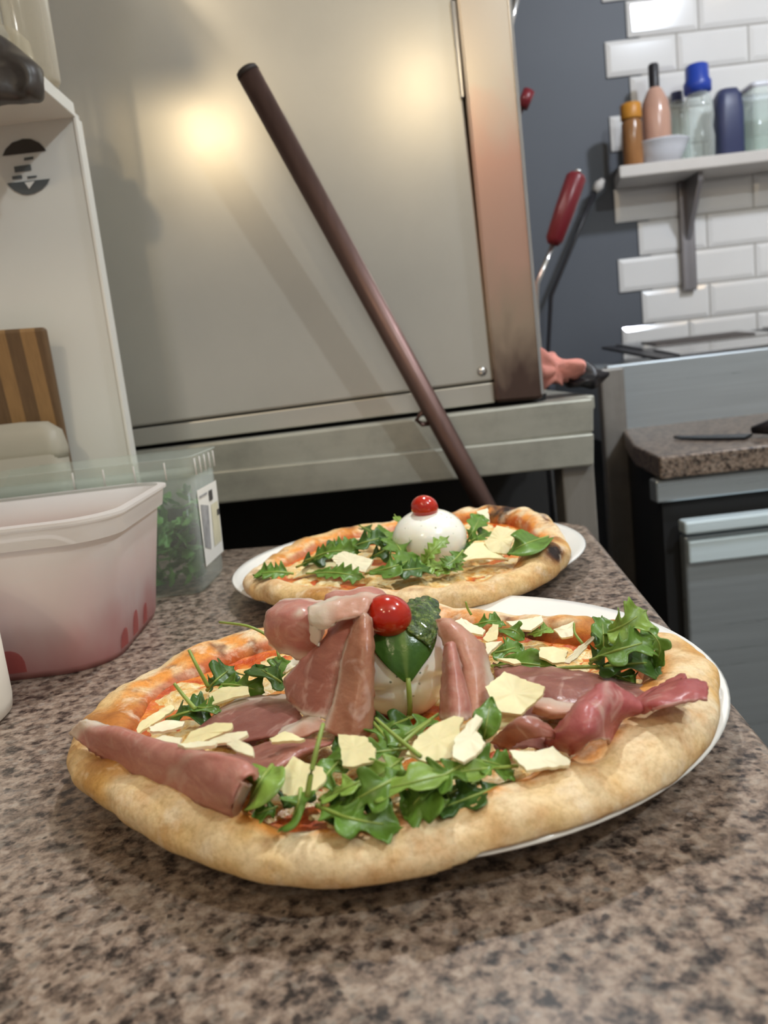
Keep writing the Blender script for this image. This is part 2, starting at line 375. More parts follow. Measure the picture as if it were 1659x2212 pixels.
def sheet(name, grid, mat, parent=None, nu=26, nv=34, thick=0.0009, ripple=0.0006, fat=None, ragged=0.0012, seed=0, cols=None):
    """soft sheet through a grid of points (rows x columns); fat(s, t) -> 0..1 whiteness"""
    rows = [curve([V(p) for p in r], nu) for r in grid]
    cc = [curve([r[i] for r in rows], nv) for i in range(nu)]
    vs, cl = [], []
    for j in range(nv):
        for i in range(nu):
            p = cc[i][j].copy(); s, t = i / (nu - 1), j / (nv - 1)
            e = min(s, 1 - s, t, 1 - t)
            q = p * 70 + V((seed * 3.1, 0, 0))
            p.z += (noise.noise(q) + 0.5 * noise.noise(q * 2.6)) * ripple
            if e < 0.02:
                q2 = p * 330 + V((seed, 5, 0)); p += V((noise.noise(q2), noise.noise(q2 + V((9, 0, 0))), noise.noise(q2 + V((0, 9, 0))) * 0.4)) * ragged
            vs.append(p)
            if cols: cl.append(cols(s, t))
            else:
                w = fat(s, t) if fat else 0.0
                w = min(1, max(0, w + 0.25 * noise.noise(p * 160) * (1 if w > 0.02 else 0)))
                cl.append((w, w, w))
    fs = [(j * nu + i, j * nu + i + 1, (j + 1) * nu + i + 1, (j + 1) * nu + i) for j in range(nv - 1) for i in range(nu - 1)]
    o = mesh(name, vs, fs, mat, cols=cl)
    if parent: place(o, parent)
    if thick: solid(o, thick)
    return o
def grid_px(rows): return [[Z(*p) for p in r] for r in rows]
def rrect(cx, cy, hx, hy, r, rot=0.0, n=8):
    out = []
    for qx, qy, a0 in ((1, 1, 0), (-1, 1, PI / 2), (-1, -1, PI), (1, -1, 1.5 * PI)):
        for i in range(n):
            a = a0 + PI / 2 * i / (n - 1)
            x = qx * (hx - r) + r * math.cos(a); y = qy * (hy - r) + r * math.sin(a)
            out.append((cx + x * math.cos(rot) - y * math.sin(rot), cy + x * math.sin(rot) + y * math.cos(rot)))
    return out
def loft(name, rings, mat, parent=None, bottom=True, top=False, smooth=True):
    vs, fs = [], []; n = len(rings[0])
    for r in rings: vs += r
    for k in range(len(rings) - 1):
        for i in range(n): fs.append((k * n + i, k * n + (i + 1) % n, (k + 1) * n + (i + 1) % n, (k + 1) * n + i))
    if bottom: fs.append(tuple(range(n))[::-1])
    if top: fs.append(tuple(range((len(rings) - 1) * n, len(rings) * n)))
    o = mesh(name, vs, fs, mat, smooth=smooth)
    if parent: place(o, parent)
    return o
def poly_flat(name, pts, mat, parent=None):
    o = mesh(name, pts, [tuple(range(len(pts)))], mat, smooth=False)
    if parent: place(o, parent)
    return o

# ================================================================== SETTING
FLOOR = -0.9
WALLY = 2.2
box('floor', (-2.2, -1.6, FLOOR - 0.05), (2.4, 2.3, FLOOR), M['floor'], bev=0)['kind'] = 'structure'
wb = box('wall_back', (-2.2, WALLY, FLOOR), (2.4, WALLY + 0.1, 1.75), M['grey_wall'], bev=0); wb['kind'] = 'structure'
box('wall_left', (-2.3, -1.6, FLOOR), (-2.2, 2.3, 1.75), M['wall_plain'], bev=0)['kind'] = 'structure'
box('wall_right', (2.4, -1.6, FLOOR), (2.5, 2.3, 1.75), M['wall_plain'], bev=0)['kind'] = 'structure'
box('ceiling', (-2.3, -1.6, 1.75), (2.5, 2.3, 1.8), M['ceiling'], bev=0)['kind'] = 'structure'
# metro tiles: one cladding mesh on the back wall, staggered free left end
def tiles():
    bm = bmesh.new(); TW, TH, g = 0.183, 0.0888, 0.0022
    a = Y(1332, 560, WALLY); zt0 = a.z            # top left corner of a long row
    bx0 = a.x
    for k in range(-13, 13):
        long_row = (k % 2 == 0)
        xl = bx0 + (0 if long_row else 0.058)
        z1 = zt0 - k * TH; z0 = z1 - TH
        if z1 > 1.74 or z0 < -0.9: continue
        x = xl
        while x < 2.36:
            x1 = min(x + TW, 2.38)
            q = [(x + g, z0 + g), (x1 - g, z0 + g), (x1 - g, z1 - g), (x + g, z1 - g)]
            b = 0.011
            r = [(x + g + b, z0 + g + b), (x1 - g - b, z0 + g + b), (x1 - g - b, z1 - g - b), (x + g + b, z1 - g - b)]
            A = [bm.verts.new((p[0], WALLY - 0.002, p[1])) for p in q]; B = [bm.verts.new((p[0], WALLY - 0.005, p[1])) for p in q]
            D = [bm.verts.new((p[0], WALLY - 0.009, p[1])) for p in r]
            for i in range(4):
                j = (i + 1) % 4
                bm.faces.new((A[i], A[j], B[j], B[i])); bm.faces.new((B[i], B[j], D[j], D[i]))
            bm.faces.new(D); x += TW
    return from_bm('tile_cladding', bm, M['tile'], smooth=False)
tc = tiles(); tc.parent = wb; tc['label'] = 'white bevelled metro tiles with a staggered free end'
x0 = Y(1382, 560, WALLY).x
gr = box('grout', (x0 + 0.03, WALLY - 0.004, -0.5), (2.38, WALLY + 0.001, 1.7), M['grout'], bev=0); gr.parent = wb

# ------------------------------------------------------------------ granite counter
E0, E1 = Z(1265, 1129, 0), Z(1651, 1588, 0)
dr = (E1 - E0).normalized(); Rn = E0 + dr * 1.2
L0, L1 = Z(1255, 1122, 0), Z(478, 1186, 0)
dl = (L1 - L0).normalized(); Lf = L0 + dl * 1.05
cnr = E0 - dr * 0.012
def counter(name, pts, z1, th, mat, parent=None, bev=0.006):
    bm = bmesh.new(); a = [bm.verts.new((p.x, p.y, z1)) for p in pts]; b = [bm.verts.new((p.x, p.y, z1 - th)) for p in pts]
    bm.faces.new(a); bm.faces.new(b[::-1]); n = len(pts)
    for i in range(n): bm.faces.new([a[i], b[i], b[(i + 1) % n], a[(i + 1) % n]])
    return bevel(from_bm(name, bm, mat, parent), bev, 3)
front_l = V((Lf.x + dr.x * 1.5, Lf.y + dr.y * 1.5, 0))
ct = counter('granite_countertop', [cnr - dr * 0.004 + dl * 0.02, cnr + dr * 0.02, Rn, front_l, Lf], 0, 0.03, M['granite'])
tag(ct, 'speckled brown and grey granite countertop carrying both pizza plates', 'countertop')
i4 = lambda p, q: V((p.x + q[0], p.y + q[1], 0))
cb = counter('counter_base', [i4(cnr, (-0.05, -0.05)), i4(Rn, (-0.05, 0.05)), i4(front_l, (0.05, 0.05)), i4(Lf, (0.05, -0.05))], -0.031, 0.868, M['shadowy'])
tag(cb, 'dark counter body under the speckled granite worktop', 'counter')

# ------------------------------------------------------------------ oven
OY = 1.02
ov = empty('pizza_oven', (0, OY, 0.12))
tag(ov, 'large grey pizza oven with stainless corner strip behind the counter', 'oven')
slab('side_panel', [(-330, -900), (880, -900), (1067, 822), (60, 953)], OY, 0.6, M['oven'], ov, 0.003)['label'] = 'grey enamelled side panel'
slab('lower_trim', [(60, 957), (1067, 825), (1070, 870), (60, 994)], OY + 0.002, 0.5, M['oven'], ov, 0.002)
slab('corner_strip', [(897, -900), (1030, -900), (1175, 852), (1172, 862), (1072, 870)], OY - 0.008, 0.55, M['steel_strip'], ov, 0.004)['label'] = 'stainless corner strip with painted warm reflections'
slab('edge_highlight', [(1021, -900), (1031, -900), (1176, 852), (1169, 853)], OY - 0.010, 0.02, M['chrome'], ov, 0.001)  # chrome sliver added to stand for the highlight along the bevelled edge
slab('side_seam', [(973, 0), (984, 0), (1003, 210), (996, 212)], OY - 0.004, 0.02, M['chrome'], ov, 0.001)
pr = Y(1041, 802, OY)
bm = bmesh.new(); bmesh.ops.create_uvsphere(bm, u_segments=16, v_segments=10, radius=0.0065)
for v in bm.verts: v.co = V((v.co.x, v.co.y * 0.6, v.co.z)) + pr
from_bm('rivet', bm, M['chrome'], ov, True)
slab('bottom_gap', [(200, 965), (1180, 850), (1180, 870), (200, 985)], OY + 0.03, 0.45, M['dark'], ov, 0)

st = empty('oven_stand', (0, OY, -0.9)); tag(st, 'stained steel stand with square leg carrying the oven', 'stand')
slab('top_rail', [(150, 993), (1180, 868), (1283, 858), (1284, 935), (150, 1065)], OY - 0.012, 0.03, M['steel_frame'], st, 0.004)
slab('lower_rail', [(150, 1050), (1284, 935), (1284, 1006), (150, 1122)], OY - 0.016, 0.04, M['steel_frame'], st, 0.003)
lg0, lg1 = Y(1213, 1008, OY), Y(1284, 1008, OY)
box('leg', (lg0.x, OY, -0.9), (lg1.x, OY + 0.05, lg0.z + 0.01), M['steel_v'], st, 0.003)
box('leg', (-0.55, OY, -0.9), (-0.50, OY + 0.05, lg0.z + 0.01), M['steel_v'], st, 0.003)
tr = Y(1300, 846, OY + 0.05)
box('side_table', (lg1.x - 0.054, OY + 0.02, tr.z - 0.02), (lg1.x + 0.012, OY + 0.30, tr.z - 0.001), M['steel_frame'], st, 0.003)
box('back_panel', (-0.55, OY + 0.25, -0.9), (lg1.x - 0.01, OY + 0.27, lg0.z), M['shadowy'], st, 0)

# pole leaning on the stand
pA = Y(536, 158, 0.935); pB = Y(1042, 1082, 0.972)
dP = (pB - pA).normalized()
pE = pB + dP * ((FLOOR + 0.004 - pB.z) / dP.z)
po = empty('pizza_peel', pE); tag(po, 'brown metal peel pole leaning diagonally before the grey oven', 'pizza peel')
tube('pole', [pA, pB, pE], [0.0126, 0.0126, 0.0126], M['pole'], po, 24)
tube('end_cap', [pA - dP * 0.006, pA - dP * 0.004, pA + dP * 0.001], [0.0085, 0.0118, 0.0130], M['pole_cap'], po, 24)
hk = Y(903, 903, 0.965)
tube('hook', [hk + V((0.02, 0.002, 0.012)), hk + V((0.004, 0, 0.006)), hk + V((-0.002, 0, -0.002)), hk + V((0.004, 0, -0.008)), hk + V((0.012, 0.0, -0.008))], 0.003, M['pole'], po, 8)

# ------------------------------------------------------------------ left: white shelving, board, tubs
PY = 0.88
su = empty('shelving_unit', (-0.5, PY, 0)); tag(su, 'white board shelving unit standing at the left end of the counter', 'shelving')
pt = Y(158, 240, PY); pb = Y(320, 1217, PY)
bm = bmesh.new()
hexa(bm, [(-0.9, PY, 0.001), (pb.x, PY, 0.001), (pb.x, PY + 0.016, 0.001), (-0.9, PY + 0.016, 0.001), (-0.9, PY, pt.z), (pt.x, PY, pt.z), (pt.x, PY + 0.016, pt.z), (-0.9, PY + 0.016, pt.z)])
from_bm('back_panel', bm, M['white_board'], su)
zt = pt.z; ex = Y(137, 244, PY).x
bm = bmesh.new()
q0, q1 = Y(160, 254, PY), Y(158, 222, PY)
sy = 0.795
hexa(bm, [(-0.9, sy, q0.z), (q0.x + 0.002, sy, q0.z), (q0.x + 0.002, PY, q0.z), (-0.9, PY, q0.z), (-0.9, sy, q1.z), (q0.x + 0.002, sy, q1.z), (q0.x + 0.002, PY, q1.z), (-0.9, PY, q1.z)])
bevel(from_bm('shelf_or_added_board', bm, M['white_edge'], su), 0.001)
bm = bmesh.new()
hexa(bm, [(pb.x - 0.0005, PY - 0.002, 0.001), (pb.x + 0.002, PY - 0.002, 0.001), (pb.x + 0.002, PY + 0.016, 0.001), (pb.x - 0.0005, PY + 0.016, 0.001),
          (pt.x - 0.0005, PY - 0.002, q0.z), (pt.x + 0.002, PY - 0.002, q0.z), (pt.x + 0.002, PY + 0.016, q0.z), (pt.x - 0.0005, PY + 0.016, q0.z)])
from_bm('edge_strip', bm, M['white_edge'], su)
box('added_side_board', (-0.92, 0.2, 0.001), (-0.9, PY, 0.778), M['white_board'], su, 0.002)  # added out of view to carry the shading board above
box('shelf_or_added_board', (-0.9, 0.2, 0.75), (-0.27, PY, 0.778), M['white_edge'], su, 0.002)  # unseen upper board, added to cast the diagonal shade on the oven panel
# round sticker on the board: two printed caps with bars between
sk = empty('round_sticker', (0, 0, 0)); sk.parent = su; sk.location = V((0, 0, 0)) - su.location
def stk(name, pix, mat): poly_flat(name, [Y(u, v, PY - 0.0012) for u, v in pix], mat, None).parent = sk
sk['label'] = 'round grey printed sticker'
def cap(cx, cy, rx, ry, a0, a1, n=18): return [(cx + rx * math.cos(a0 + (a1 - a0) * i / n), cy + ry * math.sin(a0 + (a1 - a0) * i / n)) for i in range(n + 1)]
stk('top_cap', [(5, 337), (12, 322), (26, 308), (44, 302), (48, 300), (66, 300), (84, 308), (94, 318), (100, 326)], M['sticker_black'])
stk('bottom_cap', [(15, 396), (20, 403), (32, 413), (48, 420), (60, 421), (74, 418), (90, 410), (102, 398), (108, 386)][::-1], M['sticker_grey'])
for nm, q in (('bar', [(52, 341), (72, 338), (72, 344), (52, 347)]), ('bar', [(30, 360), (66, 355), (68, 368), (32, 373)]), ('bar', [(26, 381), (47, 378), (48, 386), (27, 388)]), ('bar', [(58, 381), (80, 379), (79, 383), (60, 386)])):
    stk(nm, q, M['sticker_grey'])
poly_flat('arrow', [Y(u, v, PY - 0.002) for u, v in [(53, 394), (75, 391), (63, 408)]], M['white_edge'], None).parent = sk

# black bag slumped on the shelf end
bag_out = [(-120, 60), (-20, 70), (8, 84), (55, 120), (88, 148), (97, 172), (94, 200), (80, 217), (40, 227), (-20, 236), (-120, 250)]
BGY = 0.775
bagf = [Y(p.x, p.y, BGY) for p in loop([V((a, b, 0)) for a, b in bag_out], 60)]
cen = sum(bagf, V()) / len(bagf)
rings = []
for k, (sc, dy) in enumerate([(0.25, -0.05), (0.45, -0.048), (0.65, -0.042), (0.82, -0.03), (0.94, -0.012), (1.0, 0.01), (1.0, 0.05), (0.96, 0.09), (0.8, 0.11), (0.4, 0.115)]):
    r = []
    for p in bagf:
        q = cen + (p - cen) * sc; q = EYE + (q - EYE) * ((BGY + dy * 0.35) / BGY); q += V((0, noise.noise(q * 45) * 0.012, noise.noise(q * 30 + V((4, 0, 0))) * 0.003)); r.append(q)
    rings.append(r)
bag = loft('black_bag', rings, M['black_bag'], bottom=True, top=True)
bmin = min((v.co.z for v in bag.data.vertices)); 
tag(bag, 'crumpled black bag slumped over the end of the white shelf', 'bag')
# upturned stemmed glass in the top left corner, clear plastic sleeve
gc = Y(4, 100, 0.835); gz = q1.z
wg = empty('stemmed_glass', (gc.x, gc.y, gz + 0.001)); tag(wg, 'clear upturned stemmed glass behind the black bag', 'glass')
hb = gc.z - gz
lathe('bowl', [(0.026, 0.0), (0.028, hb * 0.6), (0.026, hb * 1.0), (0.018, hb * 1.25), (0.005, hb * 1.42)], (gc.x, gc.y, gz + 0.001), M['glass'], wg)
lathe('stem', [(0.004, 0), (0.0035, 0.05), (0.006, 0.06), (0.03, 0.064)], (gc.x, gc.y, gz + 0.001 + hb * 1.42), M['glass'], wg, 24)
ccp = Y(92, 205, 0.83)
cs = empty('clear_plastic_jar', (ccp.x, ccp.y, gz + 0.001)); tag(cs, 'tall clear plastic jar catching warm light on the shelf end', 'jar')
lathe('jar_body', [(0.0, 0.0), (0.018, 0.0), (0.0205, 0.004), (0.0215, 0.09), (0.022, 0.16), (0.0225, 0.2)], (ccp.x - 0.002, ccp.y, gz + 0.001), M['clear_warm'], cs)
lathe('rim', [(0.0225, 0.196), (0.0245, 0.198), (0.0245, 0.202), (0.0225, 0.204)], (ccp.x - 0.002, ccp.y, gz + 0.001), M['clear_warm'], cs, closed=True)

# striped cutting board
BY = 0.866
b0, b1 = Y(95, 706, BY - 0.02), Y(133, 905, BY - 0.008)
sl = (b1 - b0); low = b1 + sl * (b1.z - 0.002) / (b0.z - b1.z)
wd = V((-0.32, 0, 0.0)); th = V((0, 0.010, 0.0))
rt = Y(-60, 716, BY - 0.02); skew = (rt.z - b0.z) / (rt.x - b0.x)
bm = bmesh.new()
A, B = b0, V((low.x, low.y, 0.002))
up = V((0, 0, wd.x * skew))
hexa(bm, [B, B + wd, B + wd + th, B + th, A, A + wd + up * 1.0, A + wd + th + up, A + th])
bd = from_bm('cutting_board', bm, M['board']); bevel(bd, 0.004, 3)
bd.location = V((0, 0, 0)); tag(bd, 'striped wooden cutting board leaning against the white board', 'cutting board')

# cream tub behind the clear tub
tb = Y(60, 960, 0.77)
def tub(name, cx, cy, sizes, rot, mat, parent, n=8):
    return loft(name, [[(x, y, z) for x, y in rrect(cx, cy, hx, hy, r, rot, n)] for hx, hy, r, z in sizes], mat, parent)
CTY = 0.838; xr = Y(145, 985, CTY).x
ztop = Y(112, 905, CTY - 0.01).z
ctb = empty('cream_tub', (xr - 0.12, CTY, 0.001)); tag(ctb, 'cream plastic tub with rounded lid in front of the cutting board', 'tub')
solid(tub('tub_body', xr - 0.12, CTY, [(0.110, 0.012, 0.008, 0.001), (0.116, 0.014, 0.010, 0.02), (0.119, 0.016, 0.012, ztop - 0.035)], 0, M['cream_tub'], ctb), 0.0015)
tub('lid', xr - 0.12, CTY, [(0.120, 0.016, 0.012, ztop - 0.040), (0.121, 0.017, 0.013, ztop - 0.03), (0.118, 0.015, 0.012, ztop - 0.012), (0.106, 0.011, 0.010, ztop - 0.002), (0.08, 0.006, 0.005, ztop)], 0, M['cream_tub'], ctb)

# clear tub of rocket leaves
ga, gb = Z(405, 1287, 0), Z(476, 1238, 0)         # right front and right back foot
rot = math.atan2((gb - ga).y, (gb - ga).x) - PI / 2
ln = (gb - ga).length
rot = -0.07
gx, gy = ga.x - 0.109, 0.768
gt = empty('clear_tub', (gx, gy, 0.001)); tag(gt, 'clear plastic tub of rocket leaves with white label, beside the oven stand', 'tub')
GH = 0.127
solid(tub('tub_body', gx, gy, [(0.124, 0.040, 0.010, 0.001), (0.127, 0.042, 0.012, 0.006), (0.131, 0.0455, 0.012, GH - 0.018)], rot, M['clear_tub'], gt), 0.0012)
solid(tub('rim', gx, gy, [(0.1325, 0.047, 0.012, GH - 0.018), (0.133, 0.0475, 0.012, GH - 0.002), (0.135, 0.0495, 0.013, GH - 0.001), (0.135, 0.0495, 0.013, GH)], rot, M['clear_tub'], gt), 0.0012)
gt.children[-1].data.polygons[-1].select = False
me = gt.children[-1].data; bm = bmesh.new(); bm.from_mesh(me); bmesh.ops.delete(bm, geom=[f for f in bm.faces if len(f.verts) > 4], context='FACES'); bm.to_mesh(me); bm.free()
CR, SR = math.cos(rot), math.sin(rot)
def tubpt(x, y, z): return V((gx + x * CR - y * SR, gy + x * SR + y * CR, z))
def rib(x, y):
    p = tubpt(x, y, 0); tube('rib', [V((p.x, p.y, GH - 0.0185)), V((p.x, p.y, GH - 0.003))], 0.0008, M['milky_rim'], gt, 6)
for k in range(5): rib(0.1345, -0.032 + k * 0.016)
for k in range(4): rib(0.112 - k * 0.028, -0.0488)
# label on the right end of the tub: white with two grey pictures and a black mark
def on_end(t, z, off=0.0016):
    f = z / GH; hx = 0.127 + 0.0047 * f; hy = 0.042 + 0.004 * f
    return tubpt(hx + off, -hy + 2 * hy * t, z)
def endpoly(name, q, mat, off): 
    o = poly_flat(name, [on_end(t, z, off) for t, z in q], mat, gt); return o
endpoly('label_sticker', [(0.16, 0.022), (0.92, 0.022), (0.92, 0.094), (0.16, 0.094)], M['paper'], 0.0016)['label'] = 'white paper label'
lb = gt.children[-1]
def sub(name, q, mat, off):
    o = poly_flat(name, [on_end(t, z, off) for t, z in q], mat, None); o.parent = lb; o.location = -lb.location - gt.location
sub('picture', [(0.2, 0.04), (0.42, 0.034), (0.5, 0.075), (0.22, 0.08)], M['ink_grey'], 0.0020)
sub('picture', [(0.56, 0.034), (0.88, 0.034), (0.88, 0.074), (0.60, 0.074)], M['ink_cream'], 0.0020)
sub('mark', [(0.56, 0.078), (0.70, 0.078), (0.70, 0.088), (0.56, 0.088)], M['ink'], 0.0022)
sub('mark', [(0.80, 0.060), (0.90, 0.060), (0.90, 0.066), (0.80, 0.066)], M['ink'], 0.0022)
sub('mark', [(0.2, 0.086), (0.5, 0.086), (0.5, 0.088), (0.2, 0.088)], M['ink_grey'], 0.0022)
# loose leaves filling it: uncountable
def greens(name, cx, cy, hx, hy, z0, z1, n, mat):
    vs, fs = [], []; r = random.Random(3)
    for k in range(n):
        p = V((cx + r.uniform(-hx, hx), cy + r.uniform(-hy, hy), z0 + (z1 - z0) * r.random() ** 1.2))
        a = r.uniform(0, 2 * PI); e = r.uniform(-0.9, 0.9); L = r.uniform(0.012, 0.028); w = r.uniform(0.003, 0.006)
        d = V((math.cos(a) * math.cos(e), math.sin(a) * math.cos(e), math.sin(e))); s = d.cross(V((r.uniform(-1, 1), r.uniform(-1, 1), 1))).normalized()
        b = len(vs); nn = s.cross(d)
        for i in range(6):
            t = i / 5; ww = w * (math.sin(PI * min(1, t * 0.9 + 0.08)) + (0.35 if i % 2 else -0.1))
            q = p + d * (L * (t - 0.5)) + nn * (0.25 * L * t * t)
            for sgn in (-1, 0, 1):
                x = q + s * (ww * sgn) + nn * (-0.2 * w * abs(sgn))
                x.x = min(cx + hx + 0.004, max(cx - hx - 0.004, x.x)); x.y = min(cy + hy + 0.004, max(cy - hy - 0.004, x.y)); x.z = max(z0, x.z); vs.append(x)
        for i in range(5):
            for j in range(2): fs.append((b + i * 3 + j, b + i * 3 + j + 1, b + i * 3 + j + 4, b + i * 3 + j + 3))
    return mesh(name, vs, fs, mat)
gs = greens('loose_rocket', gx + 0.004, gy, 0.113, 0.028, 0.004, 0.088, 420, M['herb_green'])
tag(gs, 'loose green rocket leaves heaped inside the clear tub', 'rocket leaves', kind='stuff')

# milky tub with pink contents
HT = 0.107
mx_, my_ = -0.318, 0.612
mrot = 0.02
mt = empty('milky_tub', (mx_, my_, 0.001)); tag(mt, 'milky plastic tub with pink contents left of the front pizza', 'tub')
def mring(f, z, grow=0.0):
    hx = 0.116 + 0.016 * f + grow; hy = 0.078 + 0.010 * f + grow
    return [(x, y, z) for x, y in rrect(mx_, my_, hx, hy, 0.036, mrot, 10)]
solid(loft('tub_body', [mring(-0.1, 0.001), mring(0.02, 0.006)] + [mring(f, 0.006 + (HT - 0.006) * f) for f in (0.25, 0.5, 0.75, 1.0)], M['milky'], mt), 0.0018)
rim = loft('rim', [mring(0.86, HT * 0.87, 0.001), mring(0.88, HT * 0.87, 0.004), mring(0.98, HT * 0.985, 0.0045), mring(1, HT, 0.0065), mring(1, HT + 0.002, 0.0065), mring(1, HT + 0.003, 0.001)], M['milky_rim'], mt, bottom=False)
es = rim.modifiers.new('split', 'EDGE_SPLIT'); es.split_angle = math.radians(40)
def wallpt(a, z):
    rg = [V(p) for p in mring(0.02 + 0.98 * (z - 0.006) / (HT - 0.006), z, 0.0014)]; n = len(rg)
    # walk the ring by angle around the tub centre
    best = None
    for i in range(n):
        p, q = rg[i], rg[(i + 1) % n]; d = V((math.cos(a), math.sin(a), 0))
        r = p - V((mx_, my_, z)); e = q - p; den = d.x * e.y - d.y * e.x
        if abs(den) < 1e-9: continue
        t = (r.x * e.y - r.y * e.x) / den; u_ = (r.x * d.y - r.y * d.x) / den
        if t > 0 and -1e-6 <= u_ <= 1 + 1e-6: best = V((mx_, my_, z)) + d * t
    return best
for a0, wa, hh in ((-1.36, 0.10, 0.016), (-1.02, 0.10, 0.017), (-0.36, 0.05, 0.014), (-0.14, 0.06, 0.019), (0.10, 0.05, 0.016)):
    pts_ = [wallpt(a0 + wa * math.cos(k), 0.006 + hh * max(0, math.sin(k)) ** 0.6) for k in [PI * i / 12 for i in range(13)]]
    poly_flat('juice_mark', pts_, M['juice'], mt)
pk = loft('pink_filling', [mring(-0.12, 0.004, -0.004), mring(0.02, 0.008, -0.003), mring(0.2, 0.03, -0.003), mring(0.36, 0.045, -0.004), mring(0.3, 0.054, -0.03), mring(0.2, 0.057, -0.06)], M['pink_meat'], top=True)
for v in pk.data.vertices: v.co += V((noise.noise(v.co * 40) * 0.003 - 0.0, noise.noise(v.co * 40 + V((3, 3, 3))) * 0.003, 0)); v.co.z += 0.006 * noise.noise(v.co * 24) * (1 if v.co.z > 0.03 else 0)
tag(pk, 'pink chopped filling in the bottom of the milky tub', 'filling', kind='stuff')

# pale tub edge at the frame's left border
wl = Y(-10, 1440, 0.462)
wtb = empty('white_tub', (wl.x - 0.05, wl.y, 0.001)); tag(wtb, 'pale plastic tub cut off at the left edge beside the milky tub', 'tub')
WT = (wl.x - 0.0505, wl.y, 0.001)
solid(lathe('tub_body', [(0.0, 0.0), (0.046, 0.0), (0.0495, 0.003), (0.0505, 0.01), (0.0505, 0.085)], WT, M['pale_plastic'], wtb), 0.0015)
lathe('rim', [(0.0505, 0.081), (0.0525, 0.082), (0.0525, 0.086), (0.0505, 0.087)], WT, M['pale_plastic'], wtb, closed=True)

# ------------------------------------------------------------------ right side: prep unit, shelf with things, utensils
UY = 1.6; KZ = Y(1363, 925, UY).z
un = empty('prep_counter', (0.8, 1.5, FLOOR)); tag(un, 'stainless prep counter with granite top and fridge door at right', 'prep counter')
uTL = Y(1310, 791, UY); uX1 = 1.45
box('upstand', (uTL.x, UY, KZ - 0.4), (uX1, UY + 0.02, uTL.z), M['steel'], un, 0.003)['label'] = 'brushed steel upstand'
pL, pR = Y(1303, 900, UY - 0.03).x, Y(1355, 900, UY - 0.03).x
box('side_post', (pL, UY - 0.03, FLOOR), (pR, UY - 0.001, uTL.z - 0.004), M['steel_v'], un, 0.004)
gfz = KZ; gF = Z(1424, 988, gfz)
gs0 = Z(1368, 962, gfz)
counter('granite_worktop', [V((gF.x, gF.y, 0)), V((uX1, gF.y - 0.02, 0)), V((uX1, UY, 0)), V((pR - 0.002, UY, 0)), V((gs0.x, gs0.y, 0))], gfz, 0.034, M['granite_far'], un, 0.004)['label'] = 'speckled granite worktop'
fy = gF.y + 0.01
s0, s1 = Y(1416, 1035, fy), Y(1420, 1088, fy)
box('front_rail', (s0.x, fy, s1.z), (uX1, fy + 0.03, gfz - 0.036), M['steel'], un, 0.003)
bm = bmesh.new(); xa, ya, xb, yb2 = s0.x + 0.012, fy + 0.012, pR - 0.004, UY - 0.035; zc = gfz - 0.036
hexa(bm, [(xa, ya, FLOOR + 0.05), (uX1, ya, FLOOR + 0.05), (uX1, yb2, FLOOR + 0.05), (xb, yb2, FLOOR + 0.05), (xa, ya, zc), (uX1, ya, zc), (uX1, yb2, zc), (xb, yb2, zc)])
from_bm('carcass', bm, M['dark'], un)
d0 = Y(1462, 1120, fy); d1 = Y(1468, 1148, fy); d2 = Y(1472, 1164, fy); d3 = Y(1477, 1212, fy)
dz = 0.006
door = box('fridge_door', (d2.x, fy - 0.012, FLOOR + 0.12), (uX1, fy + 0.01, d2.z + dz), M['steel'], un, 0.004)
hd = box('door_handle', (d0.x, fy - 0.03, d1.z), (uX1, fy - 0.002, d0.z), M['bright_steel'], None, 0.004); hd.parent = door; hd.location = -door.location - un.location
hl = box('door_lip', (d2.x + 0.002, fy - 0.022, d3.z), (uX1, fy - 0.012, d2.z), M['bright_steel'], None, 0.003); hl.parent = door; hl.location = -door.location - un.location
# topping rail: frame with pans behind the upstand
f0 = Y(1372, 742, UY + 0.35)
tz = uTL.z
box('rail_top', (uTL.x + 0.01, UY + 0.02, tz - 0.16), (uX1, UY + 0.5, tz - 0.006), M['steel'], un, 0.002)
def panrect(px, y0, y1, z0, z1, x0_, x1_, mat, name):
    bm = bmesh.new(); t = 0.006
    hexa(bm, [(x0_, y0, z0 - t), (x1_, y0, z0 - t), (x1_, y1, z1 - t), (x0_, y1, z1 - t), (x0_, y0, z0), (x1_, y0, z0), (x1_, y1, z1), (x0_, y1, z1)])
    return from_bm(name, bm, mat, un)
fx = Y(1392, 745, UY + 0.2).x
panrect(0, UY + 0.04, UY + 0.46, tz + 0.002, tz + 0.036, fx - 0.02, uX1, M['black_plastic'], 'lid_frame')
for k in range(2):
    xa = fx + 0.02 + k * 0.37
    panrect(0, UY + 0.05, UY + 0.20, tz + 0.006, tz + 0.020, xa, xa + 0.30, M['chrome'], 'pan_lid')
    panrect(0, UY + 0.24, UY + 0.44, tz + 0.023, tz + 0.041, xa - 0.01, xa + 0.30, M['chrome'], 'pan_lid')
    panrect(0, UY + 0.27, UY + 0.37, tz + 0.029, tz + 0.037, xa + 0.03, xa + 0.26, M['pan_dark'], 'pan_food')
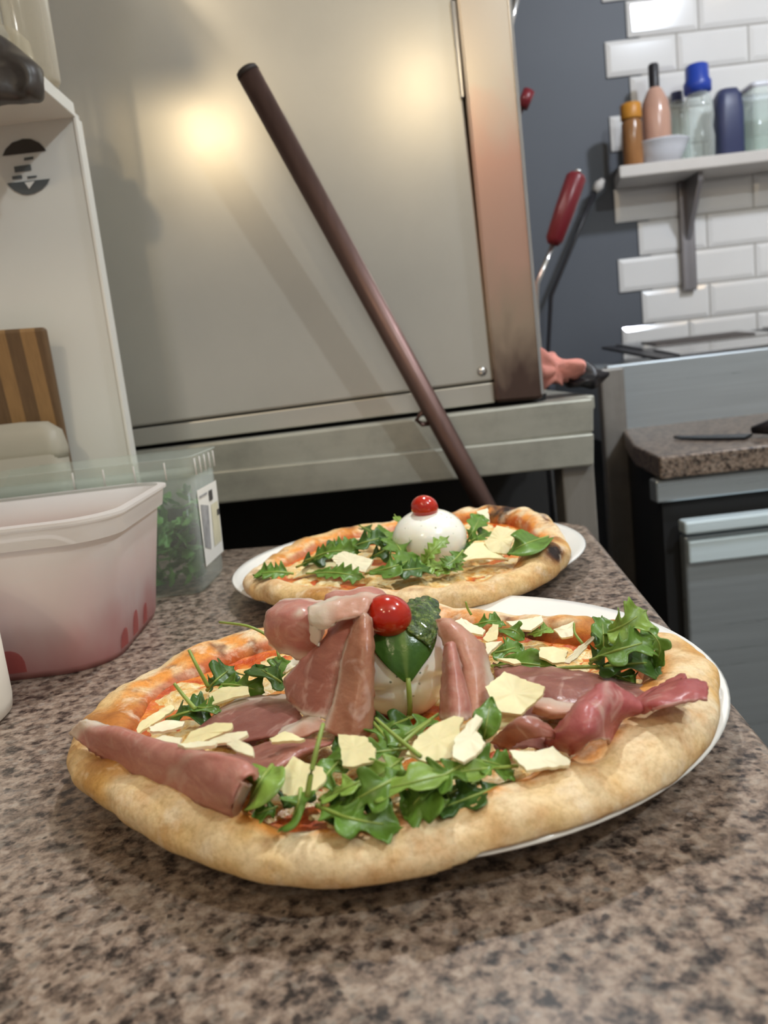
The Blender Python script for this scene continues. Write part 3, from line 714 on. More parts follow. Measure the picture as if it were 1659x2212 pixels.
# knife on the far worktop
kz = gfz + 0.001
k0, k1, k2 = Z(1455, 944, kz + 0.003), Z(1625, 935, kz + 0.006), Z(1720, 918, kz + 0.012)
kn = empty('kitchen_knife', ((k0.x + k1.x) / 2, k0.y, kz)); tag(kn, 'dark chef knife lying on the far granite worktop', 'knife')
dd = (k1 - k0).normalized(); sd = V((-dd.y, dd.x, 0))
bm = bmesh.new(); vs = []
L = (k1 - k0).length
prof = [(0, 0.0), (0.15, 0.016), (0.5, 0.03), (1.0, 0.036)]
lo = []; hi = []
for t, w in prof:
    p = k0 + dd * (L * t); p.z = kz + 0.001
    lo += [bm.verts.new(p - sd * w), bm.verts.new(p + V((0, 0, 0.003)) - sd * w)]; hi += [bm.verts.new(p + sd * 0.001), bm.verts.new(p + V((0, 0, 0.004)) + sd * 0.001)]
for i in range(3):
    a, b = 2 * i, 2 * i + 2
    bm.faces.new((lo[a + 1], lo[b + 1], hi[b + 1], hi[a + 1])); bm.faces.new((lo[a], hi[a], hi[b], lo[b]))
    bm.faces.new((lo[a], lo[b], lo[b + 1], lo[a + 1])); bm.faces.new((hi[a], hi[a + 1], hi[b + 1], hi[b]))
from_bm('blade', bm, M['knife'], kn)
tube('handle', [k1 + V((0, 0, 0.004)), k1 + dd * 0.03 + V((0, 0, 0.008)), k1 + dd * 0.13 + V((0, 0, 0.008)), k1 + dd * 0.14 + V((0, 0, 0.008))], [0.006, 0.013, 0.014, 0.006], M['black_plastic'], kn)

# wall shelf with bracket
SY = 2.05
sa, sb_ = Y(1337, 358, SY), Y(1340, 385, SY)
sh = empty('wall_shelf', (1.0, WALLY, sb_.z)); tag(sh, 'pale wall shelf on a steel bracket over the white tiles', 'shelf')
SZ = sa.z
bm = bmesh.new(); xk = sa.x + 0.03
hexa(bm, [(sa.x, SY, sb_.z), (2.0, SY, sb_.z), (2.0, WALLY - 0.01, sb_.z), (xk, WALLY - 0.01, sb_.z), (sa.x, SY, SZ), (2.0, SY, SZ), (2.0, WALLY - 0.01, SZ), (xk, WALLY - 0.01, SZ)])
bevel(from_bm('board', bm, M['shelf'], sh), 0.004)
br0, br1 = Y(1462, 400, WALLY - 0.02), Y(1503, 630, WALLY - 0.02)
bw = Y(1500, 500, WALLY - 0.02).x - Y(1470, 500, WALLY - 0.02).x
bxm = Y(1483, 480, WALLY - 0.02).x
bk = box('bracket', (bxm - bw / 2, WALLY - 0.03, br1.z + 0.005), (bxm + bw / 2, WALLY - 0.01, sb_.z - 0.0005), M['bracket'], sh, 0.003)
bm = bmesh.new()
hexa(bm, [(bxm - 0.006, SY + 0.03, sb_.z - 0.02), (bxm + 0.006, SY + 0.03, sb_.z - 0.02), (bxm + 0.006, WALLY - 0.03, sb_.z - 0.15), (bxm - 0.006, WALLY - 0.03, sb_.z - 0.15),
          (bxm - 0.006, SY + 0.03, sb_.z - 0.0005), (bxm + 0.006, SY + 0.03, sb_.z - 0.0005), (bxm + 0.006, WALLY - 0.03, sb_.z - 0.0005), (bxm - 0.006, WALLY - 0.03, sb_.z - 0.0005)])
ga_ = from_bm('gusset', bm, M['bracket'], None); ga_.parent = bk; ga_.location = -bk.location - sh.location
# a second bracket further right keeps the shelf up
box('bracket', (bxm + 0.7, WALLY - 0.03, br1.z), (bxm + 0.74, WALLY - 0.01, sb_.z - 0.0005), M['bracket'], sh, 0.003)

def on_shelf(u, v, y): p = Y(u, v, y); return V((p.x, p.y, SZ + 0.0005))
PXM = lambda y: y / FPX      # metres per pixel at that distance
# bowl
yb = 2.115
p = on_shelf(1424, 330, yb)
lathe_b = lathe('white_bowl', [(0.0, 0.004), (0.04, 0.0), (0.046, 0.002), (0.062, 0.03), (0.070, 0.049), (0.074, 0.052), (0.070, 0.054), (0.058, 0.034), (0.0, 0.010)], p, M['bowl'])
tag(lathe_b, 'white bowl on the wall shelf holding the sauce bottle', 'bowl')
# sauce bottle standing in the bowl
bt = empty('sauce_bottle', (p.x - 0.004, p.y, p.z + 0.012)); tag(bt, 'peach sauce bottle with black cap standing in the white bowl', 'bottle')
c0 = (p.x - 0.004, p.y + 0.0, p.z + 0.012)
h1 = Y(1415, 190, yb).z - c0[2]; h2 = Y(1410, 138, yb).z - c0[2]
lathe('bottle_body', [(0, 0), (0.032, 0), (0.035, 0.006), (0.035, h1 * 0.62), (0.031, h1 * 0.8), (0.018, h1 * 0.97), (0.013, h1)], c0, M['sauce_bottle'], bt, 32)
lathe('cap', [(0.0125, h1 - 0.002), (0.0125, h2 - 0.004), (0.010, h2), (0, h2)], c0, M['black_plastic'], bt, 24)
# amber jar with orange lid
yj = 2.085; p = on_shelf(1368, 340, yj)
jr = empty('amber_jar', p); tag(jr, 'small amber jar with orange lid at the shelf left end', 'jar')
h1 = Y(1366, 258, yj).z - p.z; h2 = Y(1366, 224, yj).z - p.z
lathe('jar_body', [(0, 0), (0.021, 0), (0.024, 0.004), (0.024, h1 * 0.9), (0.02, h1)], p, M['amber'], jr, 28)
lathe('lid', [(0.024, h1), (0.025, h1 + 0.003), (0.025, h2 - 0.003), (0.022, h2), (0, h2)], p, M['orange_cap'], jr, 28)
# clear bottle with a blue cap
yc = 2.10; p = on_shelf(1512, 322, yc)
cbt = empty('clear_bottle', p); tag(cbt, 'clear plastic bottle with blue screw cap on the wall shelf', 'bottle')
h1 = Y(1505, 195, yc).z - p.z; h2 = Y(1505, 140, yc).z - p.z
lathe('bottle_body', [(0, 0.002), (0.028, 0), (0.034, 0.006), (0.036, 0.05), (0.032, 0.075), (0.036, 0.1), (0.034, h1 * 0.8), (0.024, h1 * 0.96), (0.02, h1)], p, M['clear'], cbt, 32)
lathe('cap', [(0.021, h1 - 0.01), (0.032, h1 - 0.006), (0.033, h1 + 0.016), (0.028, h1 + 0.024), (0.027, h2 - 0.004), (0.022, h2), (0, h2)], p, M['blue_cap'], cbt, 28)
# second clear bottle behind
p = on_shelf(1466, 300, 2.16)
cb2 = empty('clear_bottle', p); tag(cb2, 'clear bottle half hidden behind the peach sauce bottle', 'bottle')
lathe('bottle_body', [(0, 0.002), (0.024, 0), (0.028, 0.005), (0.028, 0.13), (0.018, 0.155), (0.012, 0.16)], p, M['clear'], cb2, 28)
lathe('cap', [(0.014, 0.156), (0.014, 0.18), (0, 0.182)], p, M['navy'], cb2, 20)
# navy scoop and clear bin
yv = 2.12; p = on_shelf(1574, 310, yv)
hv = Y(1570, 192, yv).z - p.z
sc_ = loft('navy_canister', [[(p.x + a * k, p.y + b * k, p.z + z) for a, b in rrect(0, 0, 0.034, 0.03, 0.02, 0, 6)] for k, z in ((0.9, 0), (1, 0.006), (1.0, hv * 0.7), (0.9, hv * 0.88), (0.66, hv * 0.98), (0.3, hv))], M['navy'], top=True)
tag(sc_, 'navy round topped canister beside the clear bin on the shelf', 'canister')
p = on_shelf(1660, 305, yv)
hv = Y(1640, 190, yv).z - p.z
bn = empty('clear_bin', p); tag(bn, 'clear rectangular bin at the right frame edge on the shelf', 'bin')
solid(loft('bin_body', [[(p.x + a, p.y + b, p.z + z) for a, b in rrect(0.02, 0, 0.08 * k, 0.055 * k, 0.012, 0, 6)] for k, z in ((0.94, 0), (0.96, 0.003), (1, hv - 0.012))], M['clear'], bn), 0.002)
loft('bin_rim', [[(p.x + a, p.y + b, p.z + z) for a, b in rrect(0.02, 0, 0.08 * k, 0.055 * k, 0.012, 0, 6)] for k, z in ((1.0, hv - 0.012), (1.05, hv - 0.01), (1.05, hv), (1.0, hv + 0.001))], M['bowl'], bn, bottom=False)

# red handled utensil hanging in the gap, with its hook rail behind the oven
TY = 1.36
ut = empty('oven_brush', Y(1163, 700, TY)); tag(ut, 'steel oven tool with dark red handle standing behind the oven', 'tool')
a, b = Y(1247, 376, TY), Y(1194, 528, TY)
tube('handle', [a, a + (b - a) * 0.05, a + (b - a) * 0.5, a + (b - a) * 0.93, b], [0.012, 0.0165, 0.0165, 0.0145, 0.009], M['red_handle'], ut, 20)
tube('shaft', [b, Y(1160, 612, TY), Y(1160, 700, TY), Y(1166, 760, TY), V((0.31, TY, FLOOR + 0.006))], 0.0042, M['chrome'], ut, 10)
tube('end_ring', [a + (a - b) * 0.02, a + (a - b) * 0.06], 0.005, M['chrome'], ut, 10)
rk = empty('oven_rake', Y(1140, 260, TY + 0.2)); tag(rk, 'oven rake with red grip mostly hidden behind the oven', 'tool')
tube('grip', [Y(1143, 196, TY + 0.2), Y(1128, 232, TY + 0.2)], 0.011, M['red_handle'], rk, 16)
tube('shaft', [Y(1128, 232, TY + 0.2), Y(1060, 420, TY + 0.2), V((0.33, TY + 0.2, FLOOR + 0.006))], 0.0045, M['chrome'], rk, 10)
tp = empty('steel_rod', Y(1112, 40, TY + 0.1)); tag(tp, 'thin steel rod above the oven corner at top', 'rod')
tube('rod_shaft', [Y(1124, -40, TY + 0.1), Y(1100, 60, TY + 0.1), Y(1062, 420, TY + 0.1), V((0.33, TY + 0.1, FLOOR + 0.006))], 0.006, M['chrome'], tp, 12)
# black spatula with a pale tip against the dark wall
sp_ = empty('spatula', Y(1290, 410, WALLY - 0.05)); tag(sp_, 'dark spatula with pale tip leaning at the charcoal wall', 'spatula')
tube('tip', [Y(1303, 388, WALLY - 0.05), Y(1294, 400, WALLY - 0.05), Y(1285, 414, WALLY - 0.05)], [0.006, 0.013, 0.009], M['shelf'], sp_, 14)
tube('handle', [Y(1285, 414, WALLY - 0.05), Y(1240, 520, WALLY - 0.05), Y(1190, 640, WALLY - 0.05), Y(1180, 830, WALLY - 0.05), V((0.45, WALLY - 0.06, FLOOR + 0.006))], 0.006, M['black_plastic'], sp_, 12)
# pink cloth and dark bundle on the stand's side table
def heap(name, pix, y, depth, mat, nz, fold=26):
    ring = [Y(q.x, q.y, y) for q in loop([V((a, b, 0)) for a, b in pix], 56)]
    c = sum(ring, V()) / len(ring); rr = []
    for sc, dy in ((0.3, -0.01), (0.65, -0.008), (0.9, 0.0), (1.0, depth * 0.3), (0.92, depth * 0.7), (0.6, depth), (0.2, depth)):
        r = []
        for p in ring:
            q = c + (p - c) * sc + V((0, dy, 0)); n_ = noise.noise(q * fold); q += V((n_ * nz * 0.5, -n_ * nz, noise.noise(q * fold + V((7, 1, 0))) * nz * 0.6)); r.append(q)
        rr.append(r)
    return loft(name, rr, mat, bottom=True, top=True)
clo = heap('pink_cloth', [(1150, 790), (1172, 752), (1192, 756), (1215, 768), (1230, 782), (1255, 784), (1268, 800), (1262, 815), (1225, 822), (1180, 842), (1155, 842)], OY + 0.035, 0.07, M['cloth'], 0.02, 60)
tag(clo, 'pink crumpled cloth on the oven stand beside the steel corner', 'cloth')
bun = heap('dark_mitt', [(1225, 795), (1255, 780), (1275, 786), (1300, 800), (1308, 822), (1280, 838), (1235, 836)], OY + 0.05, 0.06, M['black_plastic'], 0.018, 50)
tag(bun, 'dark oven mitt behind the pink cloth on the stand', 'oven mitt')
# raise both onto the table top
for o in (clo, bun):
    for v in o.data.vertices: v.co.z = max(v.co.z, tr.z - 0.0005)

# ================================================================== PLATES
def plate(c, label):
    prof = [(0.0, 0.006), (0.098, 0.006), (0.108, 0.0085), (0.125, 0.0145), (0.150, 0.0195), (0.1545, 0.0205), (0.1560, 0.0195), (0.1545, 0.0178), (0.125, 0.0105), (0.104, 0.003), (0.098, 0.0006), (0.092, 0.0006), (0.088, 0.002), (0.0, 0.002)]
    o = lathe('dinner_plate', prof, (c[0], c[1], 0.0), M['plate'], n=96)
    return tag(o, label, 'plate')
plate((0.0025, 0.4010), 'white round dinner plate under the front pizza')
plate((0.0162, 0.7012), 'white round dinner plate under the rear pizza')

# ================================================================== PIZZAS
PALE, TAN, GOLD, ORNG, BROWN, CHAR = srgb(234, 212, 174), srgb(222, 188, 132), srgb(220, 166, 84), srgb(228, 140, 36), srgb(140, 80, 36), srgb(40, 24, 16)
class Pizza:
    def __init__(s, label, outline, wfun, hfun, zb, seed, charfun, droop=lambda th: 0.0, stain=lambda th: 0.0, pc=(0, 0)):
        s.N = 320; s.out = loop([V((x, y, 0)) for x, y in outline], s.N); s.c = sum(s.out, V()) / s.N; s.seed = seed
        s.root = empty('pizza', (s.c.x, s.c.y, zb)); tag(s.root, label, 'pizza')
        s.zb = zb; s.inner = []; s.zs = zb + 0.0075
        vs, cl = [], []; Mp = 40
        for i, p in enumerate(s.out):
            r = p - s.c; R = r.length; d = r.normalized(); th = math.atan2(d.y, d.x)
            nz = noise.noise(V((d.x * 3, d.y * 3, seed))) ; nz2 = noise.noise(V((d.x * 9, d.y * 9, seed + 4)))
            w = wfun(th) * (1 + 0.14 * nz); H = hfun(th) * (1 + 0.16 * nz + 0.10 * nz2)
            s.inner.append(R - w)
            for j in range(Mp):
                a = j / Mp
                # closed profile: outer lower edge -> crown -> inner slope -> underside
                if a < 0.7:
                    q = a / 0.7; ang = -0.55 + q * (PI + 0.35)
                    rr = R - w * 0.46 + math.cos(ang) * w * (0.46 if ang < PI / 2 else 0.60)
                    zz = zb + H * 0.42 + math.sin(ang) * H * 0.58
                    if ang > PI / 2: zz = max(zz, s.zs - 0.004) if ang > PI * 0.95 else zz
                else:
                    q = (a - 0.7) / 0.3; rr = R - w * 1.1 + q * (w * 0.92); zz = zb + 0.0006 * math.sin(q * PI)
                pos = s.c + d * rr
                b = V((pos.x, pos.y, zz - droop(th) * sstep(R - w * 1.05, R - w * 0.25, rr)))
                bump = noise.noise(b * 55 + V((seed, 0, 0))) * 0.0026 + noise.noise(b * 22 + V((5, seed, 0))) * 0.0022 + noise.noise(b * 150 + V((seed, 3, 0))) * 0.0008
                k = sstep(0.03, 0.2, a) * (1 - sstep(0.55, 0.7, a))
                nrm = V((d.x * math.cos(ang), d.y * math.cos(ang), math.sin(ang))) if a < 0.7 else V()
                b += nrm * bump * (0.35 + 0.65 * k)
                pr_ = math.hypot(b.x - pc[0], b.y - pc[1])
                if 0.098 < pr_ < 0.157: b.z = max(b.z, 0.0065 + (0.0212 - 0.0065) * min(1, (pr_ - 0.098) / 0.0555))
                vs.append(b)
                # colour
                n1 = noise.fractal(b * 60 + V((seed, 0, 0)), 1.0, 2.0, 4); n2 = noise.noise(b * 28 + V((seed, 7, 1))); n3 = noise.noise(b * 130 + V((3, seed, 1)))
                n4 = noise.noise(b * 11 + V((seed, 1, 9)))
                c = mixc(PALE, TAN, sstep(-0.5, 0.5, 0.5 * n1 + 0.9 * n4))
                c = mixc(c, GOLD, 0.8 * sstep(0.05, 0.5, n2 + 0.2 * n1) * sstep(0.02, 0.2, a))
                under = 1 - sstep(0.02, 0.16, a); c = mixc(c, srgb(214, 174, 112), 0.5 * under * (a < 0.7))
                inn = sstep(0.42 - 0.10 * stain(th), 0.53 - 0.08 * stain(th), a + 0.05 * n2) * (a < 0.72)
                c = mixc(c, ORNG, 0.85 * inn * sstep(-0.5, 0.15, n1 + 0.35 * n2))
                c = mixc(c, srgb(170, 50, 14), 0.7 * sstep(0.56, 0.64, a) * (a < 0.75))
                top = sstep(0.22, 0.38, a) * (1 - sstep(0.50, 0.62, a))
                c = mixc(c, BROWN, 0.6 * top * sstep(0.12, 0.5, n2 + 0.3 * n3)); c = mixc(c, BROWN, 0.42 * sstep(0.30, 0.60, n4 + 0.35 * n2) * (a < 0.7))
                ch = charfun(th, a, n2, n3); c = mixc(c, BROWN, min(1, ch * 1.4)); c = mixc(c, CHAR, max(0, min(1, ch * 1.6 - 0.55)))
                cl.append(c)
        fs = [(i * Mp + j, ((i + 1) % s.N) * Mp + j, ((i + 1) % s.N) * Mp + (j + 1) % Mp, i * Mp + (j + 1) % Mp) for i in range(s.N) for j in range(Mp)]
        place(mesh('crust', vs, fs, M['crust'], cols=cl), s.root)
        # sauce and cheese
        Nr = 44; vs, vs2, keep = [], [], []
        for i, p in enumerate(s.out):
            r = p - s.c; d = r.normalized(); Ri = s.inner[i] + 0.006
            for j in range(Nr + 1):
                q = s.c + d * (Ri * j / Nr); f = j / Nr
                z = s.zs + 0.0016 * noise.noise(V((q.x * 60, q.y * 60, seed))) + 0.0008 * noise.noise(V((q.x * 170, q.y * 170, seed))) + 0.002 * sstep(0.9, 1, f)
                vs.append(V((q.x, q.y, z)))
                m = noise.fractal(V((q.x * 38, q.y * 38, seed + 2)), 1.0, 2.0, 4) + 0.30 - 0.9 * sstep(0.84, 0.99, f)
                vs2.append(V((q.x, q.y, z + 0.0022 * max(-0.35, min(1, m * 2.2)) + 0.0006 * noise.noise(V((q.x * 260, q.y * 260, 1)))))); keep.append(m)
        fs = []; fk = []
        for i in range(s.N):
            k = (i + 1) % s.N
            for j in range(Nr):
                f = (i * (Nr + 1) + j, i * (Nr + 1) + j + 1, k * (Nr + 1) + j + 1, k * (Nr + 1) + j); fs.append(f)
                if max(keep[x] for x in f) > 0: fk.append(f)
        place(mesh('sauce', vs, fs, M['sauce']), s.root)
        ch = place(mesh('melted_cheese', vs2, fk, M['cheese']), s.root)
out1 = [(-.034, .2425), (-.003, .2415), (.029, .2470), (.063, .2570), (.094, .2725), (.1175, .2945), (.132, .318), (.143, .345), (.146, .366), (.142, .394), (.128, .418), (.106, .437),
        (.071, .464), (.022, .493), (-.03, .502), (-.075, .497), (-.112, .483), (-.142, .455), (-.160, .424), (-.166, .390), (-.164, .362), (-.152, .335), (-.131, .311), (-.110, .288), (-.084, .266), (-.060, .2505)]
def bumpf(th, c, s): 
    d = math.atan2(math.sin(th - c), math.cos(th - c)); return math.exp(-(d / s) ** 2)
w1 = lambda th: 0.0235 - 0.0045 * bumpf(th, -1.7, 0.5) + 0.013 * bumpf(th, -0.35, 0.55) + 0.007 * bumpf(th, PI, 0.6) + 0.006 * bumpf(th, 2.2, 0.6)
h1_ = lambda th: 0.0156 - 0.0018 * bumpf(th, -1.7, 0.6) + 0.005 * bumpf(th, -0.3, 0.6) + 0.004 * bumpf(th, 1.5, 0.9) + 0.002 * bumpf(th, -2.3, 0.4)
ch1 = lambda th, a, n2, n3: (0.55 * bumpf(th, 0.75, 0.28) * sstep(0.38, 0.5, a) * sstep(-0.2, 0.3, n2 + 0.4 * n3) + 0.4 * bumpf(th, 1.25, 0.5) * sstep(0.42, 0.55, a) * sstep(0.1, 0.4, n3 + 0.3 * n2)
                             + 0.25 * sstep(0.35, 0.55, n3) * sstep(0.2, 0.5, a) + 0.30 * bumpf(th, 2.4, 0.5) * sstep(0.40, 0.5, a) * sstep(0.25, 0.45, n3)) if a < 0.7 else 0
dr1 = lambda th: 0.0028 * bumpf(th, -1.75, 0.75) + 0.002 * bumpf(th, PI, 0.8)
st1 = lambda th: bumpf(th, 2.2, 0.75) + 0.5 * bumpf(th, 0.7, 0.5) + 0.35 * bumpf(th, -2.6, 0.3)
pz1 = Pizza('front pizza topped with cured ham, burrata, rocket and parmesan', out1, w1, h1_, 0.0165, 1.3, ch1, dr1, st1, (0.0025, 0.4010))
out2 = [(.006, .528), (.047, .524), (.085, .537), (.113, .560), (.133, .590), (.144, .620), (.150, .655), (.152, .695), (.148, .735), (.132, .772), (.100, .798), (.060, .808),
        (.015, .806), (-.028, .794), (-.064, .772), (-.092, .742), (-.110, .705), (-.118, .665), (-.118, .632), (-.108, .604), (-.086, .578), (-.052, .552), (-.022, .536)]
w2 = lambda th: 0.025 + 0.006 * bumpf(th, -0.5, 0.5)
h2_ = lambda th: 0.0165 + 0.005 * bumpf(th, 0.9, 0.6) + 0.007 * bumpf(th, -0.62, 0.3)
ch2 = lambda th, a, n2, n3: (0.8 * bumpf(th, 0.75, 0.5) * sstep(0.18, 0.36, a) * sstep(-0.1, 0.5, n2 + 0.7 * n3) + 1.2 * bumpf(th, -0.66, 0.09) * sstep(0.08, 0.2, a) * (1 - sstep(0.3, 0.42, a))
                             + 0.55 * bumpf(th, -1.0, 0.25) * sstep(0.25, 0.4, a) * sstep(-0.1, 0.3, n2 + 0.4 * n3) + 0.35 * sstep(0.2, 0.5, n3 + 0.4 * n2) * sstep(0.2, 0.4, a)) if a < 0.7 else 0
pz2 = Pizza('rear pizza topped with burrata, rocket, parmesan and one tomato', out2, w2, h2_, 0.0165, 5.7, ch2, pc=(0.0162, 0.7012))

# ------------------------------------------------------------------ burrata, tomatoes, basil, pesto
def burrata(c, r, label, fold=True, seed=0):
    vs, fs = [], []; A, B = 64, 40
    for j in range(B + 1):
        ph = PI * j / B
        for i in range(A):
            th = 2 * PI * i / A
            d = V((math.sin(ph) * math.cos(th), math.sin(ph) * math.sin(th), math.cos(ph)))
            k = 1 + 0.02 * noise.noise(d * 1.8 + V((seed, 0, 0)))
            if fold:
                zz = d.z + 0.20 + 0.10 * math.sin(2 * th + 0.7); k *= 1 - 0.10 * math.exp(-(zz / 0.07) ** 2) * (0.5 + 0.5 * math.sin(th * 1.0 - 2.6))
            vs.append(V((c.x + d.x * r.x * k, c.y + d.y * r.y * k, c.z + max(d.z * r.z * k, -r.z * 0.86))))
    for j in range(B):
        for i in range(A): fs.append((j * A + i, (j + 1) * A + i, (j + 1) * A + (i + 1) % A, j * A + (i + 1) % A))
    return tag(mesh('burrata', vs, fs, M['burrata']), label, 'burrata')
B1c = Y(866, 1440, 0.358); B1r = V((0.0245, 0.0245, 0.0262)); B1c.z = 0.0265 + B1r.z * 0.86
burrata(B1c, B1r, 'white burrata ball at the centre of the front pizza', True, 2)
B2r = V((0.0300, 0.0300, 0.0245)); B2c = Y(927, 1157, 0.628); B2c.z = 0.0265 + B2r.z * 0.82
burrata(B2c, B2r, 'white burrata ball at the centre of the rear pizza', False, 9)
def tomato(c, r, label):
    root = empty('cherry_tomato', c); tag(root, label, 'tomato')
    vs, fs = [], []; A, B = 40, 24
    for j in range(B + 1):
        ph = PI * j / B
        for i in range(A):
            th = 2 * PI * i / A; k = 1 - 0.10 * math.exp(-(ph / 0.28) ** 2)
            vs.append(V((math.sin(ph) * math.cos(th) * r * 1.04, math.sin(ph) * math.sin(th) * r, math.cos(ph) * r * 0.92 * k)))
    for j in range(B):
        for i in range(A): fs.append((j * A + i, (j + 1) * A + i, (j + 1) * A + (i + 1) % A, j * A + (i + 1) % A))
    o = mesh('skin', vs, fs, M['tomato']); o.parent = root; o.rotation_euler = (-0.5, 0.35, 0)
    return root
T1 = Y(838, 1330, 0.345); tomato(T1, 0.0104, 'red cherry tomato on top of the front burrata')
T2 = Y(917, 1096, 0.622); tomato(T2, 0.0104, 'red cherry tomato on top of the rear burrata')
def leafcol(s, t, dark, lite):
    m = math.exp(-((s - 0.5) / 0.05) ** 2); v = 0.5 + 0.5 * math.sin(t * 40 + abs(s - 0.5) * 30)
    return mixc(mixc(dark, lite, 0.25 * v), (0.22, 0.33, 0.08), 0.7 * m)
S1 = lambda u, v, o: SPH(u, v, B1c, B1r, o)
bas = [[(893, 1322), (903, 1318), (914, 1316), (924, 1318), (932, 1326)], [(846, 1352), (868, 1346), (893, 1344), (918, 1345), (938, 1352)], [(808, 1378), (838, 1374), (872, 1374), (908, 1376), (938, 1384)],
       [(810, 1406), (838, 1402), (874, 1404), (904, 1408), (928, 1412)], [(838, 1440), (856, 1440), (876, 1442), (894, 1442), (908, 1440)], [(872, 1470), (876, 1471), (880, 1472), (884, 1471), (888, 1469)]]
bo = [0.0035, 0.0022, 0.0012, 0.0012, 0.0014, 0.0016]
bl = empty('basil_leaf', S1(876, 1442, 0.001)); tag(bl, 'green basil leaf with long stem draped over the front burrata', 'basil leaf')
sheet('blade', [[S1(u, v, bo[i]) for u, v in r] for i, r in enumerate(bas)], M['basil'], bl, 22, 26, 0.0005, 0.0004, ragged=0.0, seed=3, cols=lambda s, t: leafcol(s, t, (0.055, 0.140, 0.022), (0.10, 0.22, 0.04)))
tube('stem', [S1(880, 1462, 0.0024), S1(882, 1490, 0.0022), S1(884, 1520, 0.0022), S1(882, 1540, 0.0024), Z(882, 1552, 0.031)], [0.0011, 0.0012, 0.0012, 0.0013, 0.0014], M['stem'], bl, 10)
pes = [[(885, 1312), (905, 1306), (925, 1308), (938, 1318)], [(872, 1330), (900, 1326), (922, 1330), (938, 1342)], [(862, 1350), (890, 1352), (914, 1358), (934, 1368)], [(880, 1368), (900, 1374), (916, 1384), (926, 1392)], [(905, 1385), (914, 1392), (920, 1398), (922, 1402)]]
ps = sheet('pesto', [[S1(u, v, 0.0034 - 0.0003 * i) for u, v in r] for i, r in enumerate(pes)], M['pesto'], None, 30, 30, 0.0012, 0.0011, ragged=0.002, seed=8)
tag(ps, 'glistening chopped herb pesto spooned over the basil leaf', 'pesto', kind='stuff')
pp = [[(955, 1374), (962, 1372), (972, 1374)], [(953, 1382), (962, 1380), (974, 1382)], [(957, 1390), (964, 1389), (971, 1388)]]
# ------------------------------------------------------------------ cured ham
def ham(label, rows, mat, fat=None, thick=0.001, ripple=0.0008, seed=0, pts=None, nu=26, nv=36, ragged=0.0012):
    o = sheet('cured_ham_slice', pts or grid_px(rows), M[mat], None, nu, nv, thick, ripple, fat, ragged, seed)
    return tag(o, label, 'cured ham')
yv_ = lambda rows: [[Y(*p) for p in r] for r in rows]
edge = lambda w: (lambda s, t: max(sstep(1 - w, 1, s), 0))
# tall drape over the left of the burrata (columns left to right, rows top to bottom; third value is distance)
ham('tall brown ham slice draped down the left face of the front burrata', None, 'ham_brown', lambda s, t: 0.9 * sstep(0.90, 1.0, t) * (s < 0.7) + 0.5 * (1 - sstep(0, 0.04, s)) * (t > 0.4), 0.001, 0.0010, 1, pts=yv_([
    [(722, 1344, .350), (742, 1336, .346), (762, 1332, .344), (780, 1330, .343), (798, 1332, .343)],
    [(694, 1386, .345), (722, 1380, .337), (750, 1378, .333), (774, 1378, .333), (798, 1382, .334)],
    [(650, 1428, .345), (690, 1430, .333), (728, 1432, .328), (762, 1434, .328), (796, 1438, .330)],
    [(616, 1468, .345), (668, 1480, .330), (716, 1486, .324), (754, 1490, .3245), (792, 1494, .326)],
    [(618, 1500, .341), (664, 1516, .326), (710, 1524, .320), (748, 1532, .3195), (788, 1538, .321)],
    [(632, 1526, .336), (662, 1544, .323), (700, 1552, .317), (742, 1562, .316), (784, 1572, .317)]]))
ham('narrow brown ham fold hanging in front of the tall drape, below the tomato', None, 'ham_fold', lambda s, t: 0.75 * (1 - sstep(0.0, 0.10, s)) * sstep(0.15, 0.3, t) + 0.5 * (1 - sstep(0, 0.05, t)), 0.001, 0.0009, 21, pts=yv_([
    [(766, 1338, .340), (774, 1328, .337), (784, 1324, .335), (796, 1328, .335), (803, 1338, .338)],
    [(752, 1380, .331), (766, 1378, .326), (782, 1376, .323), (798, 1380, .323), (806, 1390, .328)],
    [(738, 1428, .3255), (758, 1430, .319), (780, 1430, .316), (799, 1432, .3165), (807, 1440, .322)],
    [(728, 1484, .320), (752, 1488, .314), (776, 1488, .311), (797, 1490, .312), (807, 1496, .318)],
    [(716, 1532, .315), (744, 1540, .309), (770, 1542, .306), (794, 1542, .308), (805, 1544, .313)],
    [(698, 1572, .310), (732, 1592, .304), (764, 1597, .301), (790, 1592, .303), (803, 1580, .308)]]))
ham('pink ham slice curling outward left of the tall brown drape', None, 'ham_pink', lambda s, t: 0.9 * sstep(0.88, 1, s) * sstep(0.3, 0.5, t) + 0.8 * (1 - sstep(0, 0.07, t)) + 0.7 * (1 - sstep(0.0, 0.05, s)) + 0.8 * sstep(0.8, 1, t) + 0.8 * math.exp(-((s - 0.5) ** 2 + (t - 0.33) ** 2) / 0.004), 0.001, 0.0018, 2, pts=yv_([
    [(604, 1300, .384), (625, 1291, .380), (655, 1288, .376), (685, 1294, .374), (702, 1300, .372)],
    [(580, 1320, .378), (612, 1316, .364), (650, 1316, .360), (684, 1322, .362), (704, 1326, .365)],
    [(572, 1346, .374), (605, 1348, .360), (645, 1350, .355), (682, 1352, .357), (700, 1356, .362)],
    [(578, 1378, .374), (610, 1384, .362), (645, 1388, .356), (676, 1386, .356), (694, 1388, .360)],
    [(590, 1402, .378), (614, 1412, .366), (640, 1424, .360), (662, 1424, .358), (680, 1424, .360)]]))
